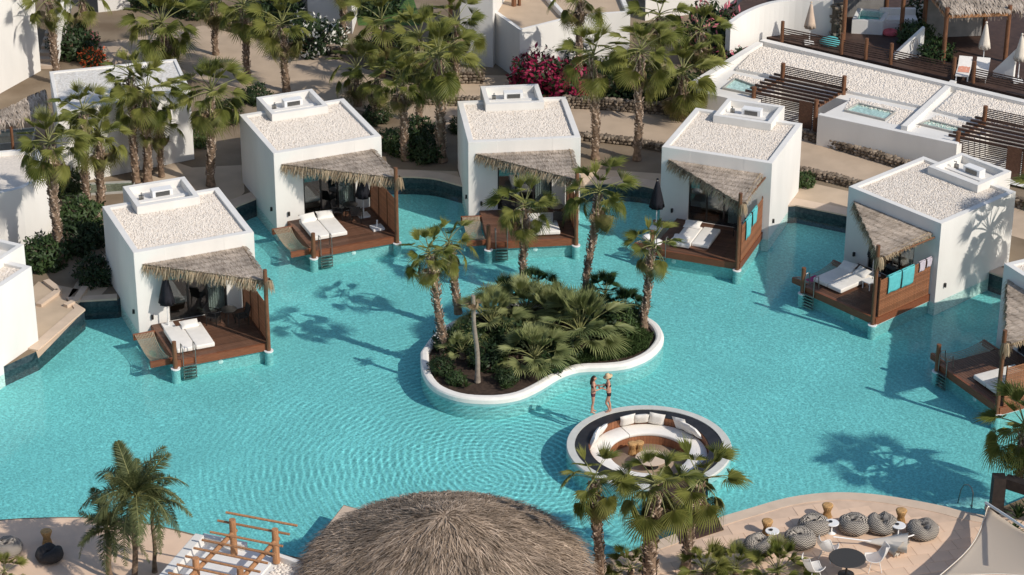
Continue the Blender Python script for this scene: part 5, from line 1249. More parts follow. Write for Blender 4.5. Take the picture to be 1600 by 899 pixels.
# underwater lamps: pale round fittings on the pool walls
lm = MB(); lm.lathe([(.0,.02),(.09,.02),(.12,.0),(.12,-.03)],14); LAMP = lm.data('lens', M['white'])
def pool_lamp(p, d, label):
    t = thing('pool_lamp', label, 'lamp', tuple(p), 0, 'round lamps set in the pool walls'); put('lens', LAMP, t, rot=Vector(d).to_track_quat('Z','Y').to_euler())
for k,x,l in ((0,2.6,'under the left shore deck'),(1,2.6,'under the deck at the left end of the back row'),(2,2.8,'under the middle back row deck'),(3,1.6,'under the deck at the right end of the back row'),(4,3.4,'under the deck with two big turquoise towels'),(5,3.0,'under the deck at the right edge')):
    n_ = Vector((sin(yaw(k)),-cos(yaw(k)),0)); pool_lamp(vw(k,x+(0 if k < 3 else .3),DKY+.14,-.16), n_, 'pale round pool lamp '+l)
# ------------------------------------------------------------------ front terrace
def chevron_mat():
    m = bpy.data.materials.new('chevron_knit'); m.use_nodes = True; n = m.node_tree.nodes; l = m.node_tree.links; b = n['Principled BSDF']; b.inputs['Roughness'].default_value = .95; b.inputs['Specular IOR Level'].default_value = .1
    uv = n.new('ShaderNodeTexCoord'); sp = n.new('ShaderNodeSeparateXYZ'); l.new(uv.outputs['Object'], sp.inputs[0])
    def mt(op,a,b_=None):
        q = n.new('ShaderNodeMath'); q.operation = op
        for i,x in enumerate((a,b_)):
            if x is None: continue
            if isinstance(x,(int,float)): q.inputs[i].default_value = x
            else: l.new(x,q.inputs[i])
        return q.outputs[0]
    an = mt('ARCTAN2', sp.outputs[1], sp.outputs[0]); zig = mt('PINGPONG', mt('MULTIPLY',an,4.5), .5)
    rr = mt('SQRT', mt('ADD', mt('POWER',sp.outputs[0],2.0), mt('POWER',sp.outputs[1],2.0)))
    s = mt('SINE', mt('MULTIPLY', mt('ADD', mt('SUBTRACT', sp.outputs[2], mt('MULTIPLY',rr,.7)), mt('MULTIPLY',zig,.10)), 92.0))
    rp = n.new('ShaderNodeValToRGB'); e = rp.color_ramp.elements; e[0].position = .50; e[1].position = .64; e[0].color = (.022,.020,.020,1); e[1].color = (.50,.44,.37,1)
    l.new(mt('ADD',mt('MULTIPLY',s,.5),.5), rp.inputs[0]); l.new(rp.outputs[0], b.inputs['Base Color'])
    return m
M['chev'] = chevron_mat()
def pouf_data(seed, m):
    mb = MB(); n = 32; prof = [(.0,.02),(.36,.0),(.50,.10),(.54,.22),(.50,.36),(.40,.46),(.26,.50),(.12,.47),(0,.455)]; mb.lathe(prof,n); r = Vector((seed*3.1,seed*1.7,0)); vs = []
    for x,y,z in mb.v:
        a = atan2(y,x); f = z/.5; k = 1+.07*noise.noise(Vector((cos(a)*2,sin(a)*2,z*3))+r)
        # a folded dent across the top
        d = x*cos(seed)+y*sin(seed); dent = .13*max(0,1-abs(d)/.16)*max(0,f-.3)*1.4
        vs.append((x*k,y*k,max(0,z*(1+.12*noise.noise(Vector((x*4,y*4,seed)))) - dent)))
    mb.v = vs; return mb.data('cover', m)
PD = [pouf_data(i,M['chev']) for i in (1,2,3)]; PDK = pouf_data(4, M['darkweave'])
seam = MB(); seam.lathe([(.05,.46),(.06,.475),(.03,.485),(0,.487)],10); SEAM = seam.data('top_button', M['darkweave'])
def pouf(px, label, i, m=None, s=1.0, grp='patterned poufs on the front terrace'):
    q = P(px[0],px[1],ZG+.02); t = thing('pouf', label, 'pouf', tuple(q), random.uniform(0,6), grp); t.scale = (s,s,s); put('cover', m or PD[i%3], t); put('top_button', SEAM, t, loc=(0,0,-.05))
for p_,l in (((1186,862),'black and white zigzag pouf nearest the green palm bush, leftmost'),((1250,851),'black and white zigzag pouf second from the left, nearest the white mesh chair'),((1272,830),'black and white zigzag pouf behind it, against the small white table'),((1334,829),'black and white zigzag pouf left of the two touching ones, with a dark dent'),((1377,828),'black and white zigzag pouf right of the two touching ones'),((1441,837),'black and white zigzag pouf furthest right, under the lying parasol pole')): pouf(p_,l,random.randrange(3),None,1.16)
pouf((78,874),'black woven pouf on the lower left terrace in palm shade',0,PDK,1.0,'dark poufs on the lower left terrace'); pouf((12,865),'zigzag pouf cut off by the left edge on the lower terrace',1,None,1.1,'dark poufs on the lower left terrace')
STB = stool_data(.56,.21).data('stool_body', M['wicker'])
def wstool(px,label,tilt=0):
    q = P(px[0],px[1],ZG+.02); t = thing('wicker_stool',label,'stool',tuple(q),0,'honey wicker stools on the terraces'); put('stool_body',STB,t); mb = MB(); mb.lathe([(.20,.555),(.205,.575),(.16,.585),(0,.59)],16); mb.build('seat',M['wicker'],t)
wstool((1292,809),'hourglass wicker stool near the pool edge, behind the zigzag poufs'); wstool((1407,817),'hourglass wicker stool behind the right hand poufs'); wstool((1198,834),'hourglass wicker stool behind the leftmost zigzag pouf'); wstool((74,850),'wicker stool beside the black woven pouf on the lower left terrace')
def wtable(px,label,z=.42):
    q = P(px[0],px[1],ZG+.02); t = thing('side_table',label,'table',tuple(q),0,'small round white tables by the poufs'); mb = MB(); mb.lathe([(0,z-.02),(.26,z-.02),(.27,z),(.26,z+.02),(0,z+.02)],24,smooth=False); mb.build('tabletop',M['white'],t); mb = MB(); mb.lathe([(.2,0),(.2,.02),(.03,.04),(.03,z-.02)],14); mb.build('leg',M['white'],t)
    tt = thing('ashtray','small dark dish on the white table '+label.split('table ')[1],'dish',(q.x-.05,q.y+.03,q.z+z+.02),0,'small dishes on the white tables'); mb = MB(); mb.lathe([(0,.0),(.06,.0),(.075,.035),(.06,.03),(0,.012)],12); mb.build('bowl',M['darkmetal'],tt)
wtable((1206,845),'small round white table beside the leftmost pouf'); wtable((1299,832),'small round white table between the second and third pairs of poufs'); wtable((1403,836),'small round white table left of the furthest right pouf')
# wire mesh chairs
M['mesh'] = mat('white_mesh', (.72,.69,.65), .6, .05, 8)
def meshseat():
    m = bpy.data.materials.new('woven_white_mesh'); m.use_nodes = True; n = m.node_tree.nodes; l = m.node_tree.links; b = n['Principled BSDF']; b.inputs['Base Color'].default_value = (.74,.71,.67,1); tr = n.new('ShaderNodeBsdfTransparent'); mx = n.new('ShaderNodeMixShader'); mx.inputs[0].default_value = .28
    o = n['Material Output']; l.new(b.outputs[0],mx.inputs[1]); l.new(tr.outputs[0],mx.inputs[2]); l.new(mx.outputs[0],o.inputs[0]); return m
M['meshseat'] = meshseat()
def mesh_chair(px,rz,label):
    q = P(px[0],px[1],ZG+.02); t = thing('mesh_chair',label,'chair',tuple(q),rz,'white mesh shell chairs round the dark table'); mb = MB(); N = 12; vs = []; n2 = 14
    prof = [(-.36,.40),(-.2,.37),(.05,.36),(.22,.42),(.34,.58),(.44,.80),(.50,.98)]
    def pr(f): f *= len(prof)-1; i = min(int(f),len(prof)-2); u = f-i; return (prof[i][0]*(1-u)+prof[i+1][0]*u, prof[i][1]*(1-u)+prof[i+1][1]*u)
    edge = []
    for j in range(n2+1):
        f = j/n2; y,z = pr(f); w_ = .34*(1-.35*abs(2*f-1)**3)
        for i in range(N+1): g = 2*i/N-1; vs.append((w_*g, y-.08*g*g*f*2, z+.16*g*g*(1-.3*f)))
    mb.add(vs,[(j*(N+1)+i,j*(N+1)+i+1,(j+1)*(N+1)+i+1,(j+1)*(N+1)+i) for j in range(n2) for i in range(N)],0,True); mb.build('shell',M['meshseat'],t)
    rim = [vs[i] for i in range(N+1)]+[vs[j*(N+1)+N] for j in range(1,n2+1)]+[vs[n2*(N+1)+i] for i in range(N-1,-1,-1)]+[vs[j*(N+1)] for j in range(n2-1,-1,-1)]
    mb = MB(); mb.tube(rim,.016,5); mb.build('rim',M['mesh'],t)
    for x,y in ((-.28,-.25),(.28,-.25),(-.26,.25),(.26,.25)): mb = MB(); mb.cyl((x*.6,y*.6,.40),(x,y,0),.014,n=5); mb.build('leg',M['mesh'],t)
mesh_chair((1293,873),2.5,'white mesh chair behind the dark table, nearest the zigzag poufs'); mesh_chair((1270,905),2.0,'white mesh chair at the left of the dark table, bottom edge'); mesh_chair((1366,890),-1.6,'white mesh chair at the right of the dark table')
q = P(1322,898,ZG+.02); t = thing('round_table','dark mesh topped round table among the white mesh chairs','table',tuple(q)); mb = MB(); mb.lathe([(0,.70),(.66,.70),(.68,.715),(.66,.73),(.06,.73),(0,.735)],32,smooth=False); mb.build('tabletop',mat('dark_table',(.05,.046,.042),.6,.1,30),t); mb = MB(); mb.cyl((0,0,0),(0,0,.7),.04); mb.lathe([(.3,0),(.3,.03),(.04,.06)],16); mb.build('leg',M['darkmetal'],t)
# two parasols lying on the terrace
def lying_parasol(a,b,pole_from,label,seed):
    A = P(*a,ZG+.2); B = P(*b,ZG+.25); t = thing('folded_parasol',label,'parasol',tuple(A),0,'folded cream parasols lying on the terrace'); d = B-A; L = d.length; dn = d.normalized(); s = dn.cross(Vector((0,0,1))).normalized(); u = s.cross(dn); mb = MB(); n = 20; m_ = 9; vs = []; r = random.Random(seed)
    for j in range(m_+1):
        f = j/m_; R = .05+.42*f**.9
        for i in range(n): th = 2*pi*i/n; k = R*(1+(.22 if i%2 else -.15)*f+.15*noise.noise(Vector((i*.8,j*.5,seed)))); vs.append(dn*L*f+s*cos(th)*k*1.15+u*(sin(th)*k*.42+R*.12))
    mb.add(vs,[(j*n+i,j*n+(i+1)%n,(j+1)*n+(i+1)%n,(j+1)*n+i) for j in range(m_) for i in range(n)],0,True); mb.build('canopy',M['canvas'],t)
    q = P(*pole_from,ZG+.42); mb = MB(); mb.cyl(Vector((0,0,0))-dn*.0+dn*L*.3,(q-A),.030,n=8); mb.build('pole',M['white'],t)
lying_parasol((1352,846),(1418,851),(1302,839),'folded cream parasol lying on the terrace, pole pointing left',3)
lying_parasol((1373,846),(1410,858),(1467,824),'folded cream parasol lying over the pouf, pole pointing up to the right',5)
# sail shade, timber frame, steps, handrail, plants
A = Py(1543,792,79.0); t = thing('shade_sail','cream fabric shade sail with a white spar at the lower right corner','shade sail',(A.x,A.y,ZG))
o = Vector((A.x,A.y,ZG)); Cn = [Vector((0,0,A.z-ZG)), P(1462,905,2.0)-Vector((o.x,o.y,ZG)), P(1640,905,2.2)-Vector((o.x,o.y,ZG)), P(1690,868,3.0)-Vector((o.x,o.y,ZG))]
mb = MB(); n = 14; vs = []
for j in range(n+1):
    for i in range(n+1):
        u_,v_ = i/n,j/n; p = Cn[0]*(1-u_)*(1-v_)+Cn[1]*u_*(1-v_)+Cn[2]*u_*v_+Cn[3]*(1-u_)*v_
        cc = (Cn[0]+Cn[1]+Cn[2]+Cn[3])/4; e = 1-(1-4*u_*(1-u_))*(1-4*v_*(1-v_)); edge = max(4*u_*(1-u_)*(abs(2*v_-1)**3), 4*v_*(1-v_)*(abs(2*u_-1)**3)); p = p+(cc-p)*.20*edge; p.z -= .25*e*4*u_*(1-u_)*v_*(1-v_)*4*.5; vs.append(p)
mb.add(vs,[(j*(n+1)+i,j*(n+1)+i+1,(j+1)*(n+1)+i+1,(j+1)*(n+1)+i) for j in range(n) for i in range(n)],0,True)
sm_ = leafmat('sail_fabric',(.70,.60,.48),(.72,.62,.50),.3); sm_.node_tree.nodes['Principled BSDF'].inputs['Roughness'].default_value = .9
so_ = mb.build('fabric',sm_,t); so_.modifiers.new('thickness','SOLIDIFY').thickness = .015
e0 = [vs[i] for i in range(n+1)]; mb = MB(); mb.tube([p+Vector((0,0,.01)) for p in e0],.022,5); e1 = [vs[j*(n+1)+n] for j in range(n+1)]; mb.tube(e1,.022,5); mb.build('edge_cord',M['canvas'],t)
mb = MB(); mb.cyl(Cn[0]+Vector((-.06,.1,.12)),P(1640,850,3.6)-o,.055,n=8); mb.build('spar',M['white'],t); mb = MB(); mb.cyl((0,.02,0),(0,.02,A.z-ZG+.1),.06,n=8); mb.build('mast',M['darkmetal'],t); mb = MB(); mb.lathe([(.1,-.1),(.12,.0),(.1,.12),(0,.14)],10,tuple(Cn[0]+Vector((0,.02,-.05)))); mb.build('bracket',M['steel'],t)
a = P(1556,798,ZG); tp = Py(1558,744,a.y); M['blackwood'] = mat('black_timber',(.03,.023,.02),.6,.3,5,.2,30)
t = thing('timber_frame','black timber post and lintel at the right edge by the pool steps','frame',tuple(a)); h = tp.z-ZG
mb = MB(); mb.box(-.24,.24,-.24,.24,0,h); mb.build('post',M['blackwood'],t); b = P(1640,766,tp.z); mb = MB(); mb.bar((.25,0,h-.22),(b.x-a.x,b.y-a.y,h-.22),.42,.43); mb.build('lintel',M['blackwood'],t); mb = MB(); mb.box(b.x-a.x-.2,b.x-a.x+.2,b.y-a.y-.2,b.y-a.y+.2,0,h-.45); mb.build('post',M['blackwood'],t)
t = thing('pool_steps','pale curved steps going down into the pool beside the black timber frame','steps',tuple(P(1530,806,0))); o = P(1530,806,0)
for k in range(6):
    R_ = 1.25+.36*k; z = -.02-.10*k; mb = MB(); pts = [(R_*cos(a_),R_*sin(a_)) for a_ in [radians(70+10*i) for i in range(13)]]; pts += [(-.2,-.9),(.2,-.9)]; pts = [(x*1.0+.45,y*.92-.55) for x,y in pts]; mb.prism(pts,ZF,z); mb.build('step',mat('pale_step',(.40,.68,.66),.7,.05,3) if k == 0 else bpy.data.materials['pale_step'],t)
a = P(1518,790,0); t = thing('handrail','curved steel handrail at the pool steps','handrail',tuple(a)); b = P(1498,772,0)-a
for s_ in (0,): mb = MB(); mb.tube([(0,0,-.4),(0.02,0,.55),(-.05,.1,.74),(-.15,.22,.80),(b.x*.7,b.y*.6,.62),(b.x*.9,b.y*.8,.30),(b.x,b.y,-.4)],.026,8); mb.build('rail',M['steel'],t); mb = MB(); mb.lathe([(.06,-.03),(.06,0.0),(.03,.02)],10,(0,0,0)); mb.build('flange',M['steel'],t)
def agave(px,r,label,zg=ZG):
    B = P(px[0],px[1],zg); t = thing('spiky_plant',label,'plant',tuple(B),0,'spiky plants in beds'); R_ = r/ppm(B.y); rr = random.Random(px[0])
    me = None
    mb = MB(); mb.add([(0,-.05,0),(0,.05,0),(.5,.075,.12),(.5,-.075,.12),(.5,0,.08),(1,0,.05)],[(0,1,2,4),(0,4,3),(4,2,5),(3,4,5)]); me = mb.data('leaf',M['bushleaf'])
    for k in range(22): f = k/22; Mx = Matrix.Rotation(k*2.4,3,'Z') @ Matrix.Rotation(-radians(80-62*f+rr.uniform(-6,6)),3,'Y'); put('leaf',me,t,loc=(0,0,.05),rot=Mx.to_euler(),scale=R_*rr.uniform(.8,1.15))
for p_,r_,l in (((1590,812),26,'spiky plant behind the shade sail mast, nearest the black timber'),((1585,835),24,'spiky plant right of the shade sail mast'),((1606,800),24,'spiky plant at the right edge under the black lintel'),((728,607),14,'small spiky plant at the front of the island, left of the stump'),((705,596),12,'tiny spiky plant at the left of the island'),((790,610),13,'small spiky plant at the front of the island by the rim')): agave(p_,r_,l,ZG if p_[0] > 1000 else .25)
fan_bush((8,905),40,'tuft of dry palm leaves at the lower left corner','green',14,group='palm bushes along the bottom edge')
# ------------------------------------------------------------------ flat roofed bar with a pergola, lower left
ZB = 2.6
t,o,R = house('flat_roof_bar','white flat roofed bar with a low parapet under the honey wood pergola, bottom left','' or 'building',1.0) if False else (None,None,None)
poly = [P(u,v,ZB) for u,v in [(308,834),(388,848),(474,879),(478,960),(200,960)]]; o = Vector((poly[0].x,poly[0].y,0)); R = [(p.x-o.x,p.y-o.y) for p in poly]
t = thing('roof_terrace','white flat roof with pebbles and low parapet under the honey wood pergola','building',tuple(o)); mb = MB(); mb.prism(R,ZG,ZB-.35); mb.build('wall',M['plaster'],t)
def pl(u,v,z): q = P(u,v,z); return (q.x-o.x,q.y-o.y,q.z)
def para(a,b,z0,z1,w_): p = pl(*a,z1); q = pl(*b,z1); mb = MB(); mb.bar((p[0],p[1],(z0+z1)/2),(q[0],q[1],(z0+z1)/2),w_,z1-z0); mb.build('parapet',M['plaster'],t)
para((312,835),(205,958),ZB-.352,ZB+.05,.35); para((316,836),(384,850),ZB-.352,ZB-.05,.25); para((432,866),(476,881),ZB-.352,ZB-.1,.2)
mb = MB(); g = [pl(u,v,ZB-.3) for u,v in [(440,872),(472,884),(476,950),(380,950)]]; G_ = [(p[0],p[1]) for p in g]; gravel_mb = None
rf = [c for c in COL.objects if c.parent == t][0]
gravel_on(t,G_,ZB-.35,.11,.075,9,'wall')
g2 = [pl(u,v,ZB-.3) for u,v in [(318,846),(384,858),(430,872),(360,955),(230,955)]]
mb = MB(); mb.prism([(p[0],p[1]) for p in g2],ZB-.352,ZB-.30); mb.build('roof',M['white'],t)
Tp = thing('honey_pergola','honey wood pergola of round poles over the white roof, bottom left','pergola',(o.x,o.y,ZB-.3)); zb = ZB-.3
def q3(u,v,z): p = P(u,v,z); return Vector((p.x-o.x,p.y-o.y,z-zb))
tops = {}
for (ub,vb),(ut,vt) in (((366,866),(361,812)),((432,879),(430,827)),((309,925),(306,872)),((378,940),(376,887))):
    b = q3(ub,vb,zb); tt = Py(ut,vt,b.y+o.y); mb = MB(); mb.cyl(b,(b.x,b.y,tt.z-zb),.13,.12,10); mb.build('post',M['postlight'],Tp); tops[(ub,vb)] = Vector((b.x,b.y,tt.z-zb))
K = list(tops.values()); hz = K[0].z-.55
for a,b in ((0,2),(1,3)): d = (K[b]-K[a]).normalized(); p = K[a].copy(); q = K[b].copy(); p.z = q.z = hz; p -= d*.2; q += d*1.6; mb = MB(); mb.tube([p,q],.09,8); mb.build('beam',M['postlight'],Tp)
for f in (-.28,-.05,.16,.38,.60,.82,1.04,1.26,1.48):
    a = K[0]+(K[2]-K[0])*f; b = K[1]+(K[3]-K[1])*f; a.z = b.z = hz+.14+(.16 if f < 0 else 0); d = b-a; mb = MB(); mb.tube([a-d*.40,b+d*.30],.045,6); mb.build('rafter',M['postlight'],Tp)
# ------------------------------------------------------------------ big thatched hut
hz = 2.75; hc = P(697,884,hz); HR = 211/ppm(hc.y,hz); t = thing('thatched_hut','big round thatched hut roof at the bottom, peak slightly right of centre','hut',(hc.x,hc.y,ZG)); hh = hz-ZG; AH = 2.0; r = random.Random(9)
mb = MB(); hzf = lambda q: hh+AH*(1-(sqrt((q/HR)**2+.012)-.1095)/(sqrt(1.012)-.1095))
mb.lathe([(HR-.15,hh-.14)]+[(HR*k/8,hzf(HR*k/8)-.02) for k in range(8,-1,-1)],56); b = mb.build('roof_cone',M['thatch'],t)
st = MB(); rows = 26
for k in range(24000):
    f = sqrt(r.uniform(.001,1.0)); rad = HR*f; a = r.uniform(0,2*pi); z = hzf(rad); L = r.uniform(.35,.9); da = r.gauss(0,.38)
    rd = Vector((cos(a+da),sin(a+da),0)); p = Vector((rad*cos(a),rad*sin(a),z+.03+r.uniform(0,.11))); e = p+rd*L; e.z = hzf(hypot(e.x,e.y))+r.uniform(.0,.22)
    if f > .97: e.z -= r.uniform(0,.2)
    blade(st,p,e,r.uniform(.012,.036),r.uniform(0,.06))
for k in range(900): a = r.uniform(0,2*pi); p = Vector((HR*cos(a),HR*sin(a),hh+.05)); e = p+Vector((cos(a),sin(a),0))*r.uniform(.05,.3)+Vector((0,0,-r.uniform(.15,.5))); blade(st,p,e,.04,.03)
for k in range(260): a = r.uniform(0,2*pi); q_ = Vector((cos(a),sin(a),0)); p = q_*r.uniform(0,.25)+Vector((0,0,hh+AH+.05)); L = r.uniform(.4,1.0); e = p+q_*L; e.z = hzf(hypot(e.x,e.y))+r.uniform(.02,.12); blade(st,p,e,.045,.06)
st.build('straw',M['strawhut'],b,kind='stuff')
for i in range(8): a = i*pi/4+.2; mb = MB(); mb.cyl(((HR-.7)*cos(a),(HR-.7)*sin(a),0),((HR-.7)*cos(a),(HR-.7)*sin(a),hh),.13); mb.build('post',M['post'],t)
flat('bar_platform',[(537,790),(562,797),(600,798),(700,813),(850,863),(905,890),(860,960),(480,960),(473,873)],ZG+.004,M['stone_cap'])
# ------------------------------------------------------------------ the two people
def skin_body(name, joints, bones, root, m, parent):
    me = bpy.data.meshes.new(name); idx = {k:i for i,k in enumerate(joints)}; me.from_pydata([joints[k][0] for k in joints],[(idx[a],idx[b]) for a,b in bones],[])
    o = bpy.data.objects.new(name, me); COL.objects.link(o); md = o.modifiers.new('skin','SKIN'); md.use_smooth_shade = True
    for k,i in idx.items():
        r = joints[k][1]; me.skin_vertices[0].data[i].radius = r if hasattr(r,'__len__') else (r,r); me.skin_vertices[0].data[i].use_root = (k == root)
    sb = o.modifiers.new('smooth','SUBSURF'); sb.levels = 2; sb.render_levels = 2
    dg = bpy.context.evaluated_depsgraph_get(); dg.update(); nm = bpy.data.meshes.new_from_object(o.evaluated_get(dg)); bpy.data.objects.remove(o); nm.materials.clear(); nm.materials.append(m)
    for f in nm.polygons: f.use_smooth = True
    return put(name, nm, parent)
M['skin'] = mat('skin', (.50,.27,.185), .5, .05, 5, spec=.35); M['hair'] = mat('dark_hair', (.030,.018,.012), .5, .3, 20); M['swim'] = mat('dark_patterned_swimwear', (.05,.02,.03), .7, .0, 26, col2=(.16,.05,.06)); M['swimblack'] = mat('black_swimwear', (.015,.014,.018), .7)
M['straw_hat'] = mat('straw_hat', (.60,.44,.26), .9, .12, 30); M['drink'] = mat('green_drink', (.30,.42,.06), .15); M['eye'] = mat('eye_dark', (.02,.015,.012), .3); M['lip'] = mat('lips', (.42,.14,.12), .5)
def person(pos, face, label, pose):
    t = thing('person', label, 'person', tuple(pos), face, 'two people standing on the rim of the sunken lounge'); J = {}; B = []
    def j(k, p, r): J[k] = (Vector(p), r)
    # figure faces +X; left hand side is +Y
    lean = pose.get('lean',0)
    j('pelvis',(0,0,.90),(.125,.150)); j('waist',(.012+lean*.3,0,1.06),(.090,.112)); j('ribs',(.02+lean*.7,0,1.20),(.100,.125)); j('chest',(.015+lean,0,1.33),(.100,.145)); j('neckb',(.005+lean,0,1.435),(.058,.062)); j('neck',(.02+lean*1.1,0,1.50),(.046,.046)); j('chin',(.050+lean*1.15,0,1.545),(.078,.064)); j('skull',(.045+lean*1.2,0,1.61),(.112,.098)); j('crown',(.035+lean*1.2,0,1.685),(.092,.082))
    B += [('pelvis','waist'),('waist','ribs'),('ribs','chest'),('chest','neckb'),('neckb','neck'),('neck','chin'),('chin','skull'),('skull','crown')]
    for s,n in ((1,'l'),(-1,'r')):
        kx,fx,fz = pose['leg'+n]
        j('hip'+n,(.0,.085*s,.82),.088); j('thigh'+n,(kx*.5,.088*s,.66),.074); j('knee'+n,(kx,.080*s,.475),.052); j('calf'+n,((kx+fx)/2-.015,.078*s,.33),.050); j('ankle'+n,(fx,.075*s,.085+fz),.034); j('heel'+n,(fx-.045,.075*s,.035+fz*.9),.030); j('ball'+n,(fx+.10,.085*s,.028),(.030,.038)); j('toe'+n,(fx+.165,.09*s,.022),(.018,.030))
        B += [('pelvis','hip'+n),('hip'+n,'thigh'+n),('thigh'+n,'knee'+n),('knee'+n,'calf'+n),('calf'+n,'ankle'+n),('ankle'+n,'heel'+n),('ankle'+n,'ball'+n),('ball'+n,'toe'+n)]
        e,w_ = pose['arm'+n]
        j('sho'+n,(lean,.165*s,1.385),.052); j('upper'+n,tuple((Vector((lean,.175*s,1.385))+Vector(e))/2),.043); j('elb'+n,e,.036); j('fore'+n,tuple(Vector(e)*.6+Vector(w_)*.4),.036); j('wri'+n,w_,.025)
        d = (Vector(w_)-Vector(e)).normalized(); up = Vector((0,0,1)); sd = d.cross(up).normalized()*(1 if s > 0 else -1); pm = Vector(w_)+d*.055; j('palm'+n,tuple(pm),(.017,.033))
        B += [('chest','sho'+n),('sho'+n,'upper'+n),('upper'+n,'elb'+n),('elb'+n,'fore'+n),('fore'+n,'wri'+n),('wri'+n,'palm'+n)]
        for q,(off,ln) in enumerate(((.027,.062),(.009,.070),(-.009,.066),(-.026,.052))):
            a = pm+d*.032+up*off; b_ = a+d*ln*.5-sd*.010; c = b_+d*ln*.32-sd*.028; j(f'fa{q}{n}',tuple(a),.0095); j(f'fb{q}{n}',tuple(b_),.0085); j(f'fc{q}{n}',tuple(c),.0075); B += [('palm'+n,f'fa{q}{n}'),(f'fa{q}{n}',f'fb{q}{n}'),(f'fb{q}{n}',f'fc{q}{n}')]
        a = pm-d*.015-sd*.026+up*.012; c = a+d*.035-sd*.02+up*.012; j('ta'+n,tuple(a),.011); j('tb'+n,tuple(c),.0085); B += [('palm'+n,'ta'+n),('ta'+n,'tb'+n)]
    body = skin_body('body', J, B, 'pelvis', M['skin'], t); V = body.data.vertices
    def front(z, y):                                     # how far the face reaches forward at this height
        q = [v.co.x for v in V if abs(v.co.z-z) < .022 and abs(v.co.y-y) < .022 and v.co.z > 1.5]; return max(q) if q else .09
    def side(z):
        q = [v.co.y for v in V if abs(v.co.z-z) < .025 and v.co.z > 1.5]; return max(q) if q else .07
    def garment(name, z0, z1, ymax, m, off=.007):
        bm = bmesh.new(); bm.from_mesh(body.data)
        for z,n_ in ((z0,(0,0,-1)),(z1,(0,0,1))): bmesh.ops.bisect_plane(bm, geom=bm.verts[:]+bm.edges[:]+bm.faces[:], plane_co=(0,0,z), plane_no=n_, clear_outer=True)
        bad = [f for f in bm.faces if abs(f.calc_center_median().y) > ymax or f.calc_center_median().x > .17]
        bmesh.ops.delete(bm, geom=bad, context='FACES'); bm.normal_update()
        for v in bm.verts: v.co += v.normal*off
        me = bpy.data.meshes.new(name); bm.to_mesh(me); bm.free(); me.materials.clear(); me.materials.append(m); put(name, me, t)
    hx = .045+lean*1.2; hd = Vector((hx,0,1.60)); mb = MB()
    fx = front(1.595,0)-hd.x; mb.tube([hd+Vector((fx-.006,0,.015)),hd+Vector((fx+.016,0,-.022)),hd+Vector((fx-.004,0,-.034))],[.007,.013,.009],6); mb.build('nose', M['skin'], t)
    mb = MB()
    for s in (1,-1): mb.blob((front(1.615,.028*s)-.003,.028*s,hd.z+.015),(.008,.014,.008),0,0,True)
    mb.build('eyes', M['eye'], t); mb = MB(); mb.blob((front(1.545,0)-.003,0,1.548),(.009,.022,.007),0,0,True); mb.build('mouth', M['lip'], t)
    for s in (1,-1): mb = MB(); mb.blob((hd.x-.005,side(1.60)*s,hd.z-.005),(.018,.010,.030),0,0,True); mb.build('ear', M['skin'], t)
    # hair
    mb = MB(); n = 16; prof = [(0,.128),(.05,.118),(.086,.075),(.098,.02),(.096,-.03)]; vs = []
    mb.lathe(prof, n, (0,0,0)); mb.v = [(x*1.02-.022-(.012 if z < 0 else 0)+(0 if x < .03 else -.045*max(0,(.07-z)/.07)), y*.90, z) for x,y,z in mb.v]; mb.v = [(x+hd.x,y,z+hd.z) for x,y,z in mb.v]
    if pose['hair'] == 'long': mb.tube([hd+Vector((-.075,0,.02)),hd+Vector((-.105,0,-.10)),hd+Vector((-.125,0,-.24)),hd+Vector((-.115,0,-.36))],[.070,.074,.062,.018],8)
    else: mb.blob(tuple(hd+Vector((-.115,0,-.03))),(.05,.05,.055),0,.08,True)
    mb.build('hair', M['hair'], t)
    sm = M[pose['swim']]; garment('bikini_bottom', .82, .955, .26, sm)
    garment('bikini_top', 1.222, 1.312, .128, sm)
    mb = MB()
    for s in (1,-1): mb.blob((.082+lean*.95,.056*s,1.262),(.052,.054,.052),0,.0,True); mb.tube([(.10+lean,.06*s,1.30),(.05+lean,.075*s,1.40),(-.01+lean,.05*s,1.45),(-.08+lean,.06*s,1.36)],.009,5)
    mb.build('bikini_cup', sm, t)
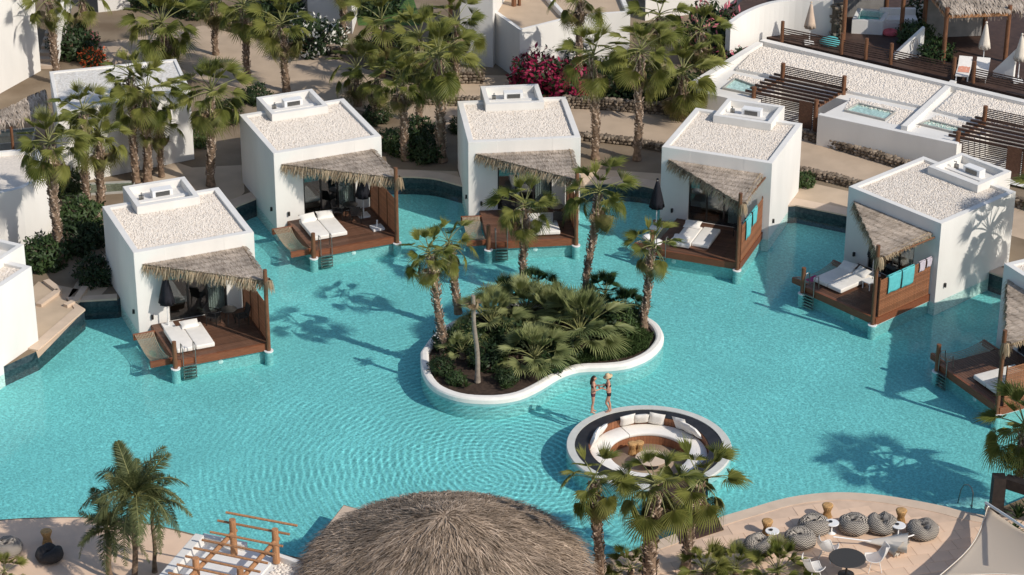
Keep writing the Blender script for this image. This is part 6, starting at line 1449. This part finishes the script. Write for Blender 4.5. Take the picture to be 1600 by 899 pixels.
    if pose.get('hat'):
        mb = MB(); c = hd+Vector((-.01,0,.07)); mb.lathe([(.20,-.03),(.205,-.02),(.11,.0),(.098,.05),(.085,.10),(.04,.125),(0,.128)],24); mb.v = [(x*cos(.30)+z*sin(.30)+c.x,y+c.y,z*cos(.30)-x*sin(.30)+c.z+.02) for x,y,z in mb.v]
        h = mb.build('straw_hat', M['straw_hat']); h.parent = t; mb = MB(); mb.lathe([(.103,.004),(.099,.045)],24); mb.v = [(x*cos(.30)+z*sin(.30)+c.x,y+c.y,z*cos(.30)-x*sin(.30)+c.z+.02) for x,y,z in mb.v]; mb.build('hat_band', M['black'], h)
    return t
def glass(p, label):
    t = thing('cocktail_glass', label, 'glass', tuple(p), 0, 'drinks held by the two people'); mb = MB(); mb.lathe([(.0,.002),(.022,.002),(.028,.085),(0,.085)],12); mb.build('drink', M['drink'], t); mb = MB(); mb.lathe([(.024,0),(.026,.0),(.034,.12),(.031,.12),(.024,.002)],12); mb.build('tumbler', GLASS, t)
def place(pos, face, loc): a = face; return Vector((pos.x+loc[0]*cos(a)-loc[1]*sin(a), pos.y+loc[0]*sin(a)+loc[1]*cos(a), pos.z+loc[2]))
pa = P(926,645,.36); fa = radians(4); pb = P(951,644,.335); fb = radians(184)
person(pa, fa, 'person with long dark hair in a dark patterned bikini, holding out a drink', dict(legl=(.03,.0,0),legr=(.0,-.06,0),arml=((.14,.21,1.15),(.36,.10,1.22)),armr=((.05,-.22,1.13),(.27,-.12,1.16)),hair='long',swim='swim',lean=.0))
person(pb, fb, 'person in a wide straw hat and black bikini, one knee bent, holding a drink', dict(legl=(.13,-.02,.03),legr=(-.01,-.08,0),arml=((.10,.22,1.14),(.33,.12,1.20)),armr=((.13,-.22,1.12),(.30,-.08,1.10)),hair='bun',swim='swimblack',lean=.03,hat=True))
g1 = place(pa,fa,(.445,.085,1.175)); glass(g1,'glass with a green drink in the hand of the person with long hair')
g2 = place(pb,fb,(.415,.10,1.15)); glass(g2,'glass with a green drink in the hand of the person in the straw hat')
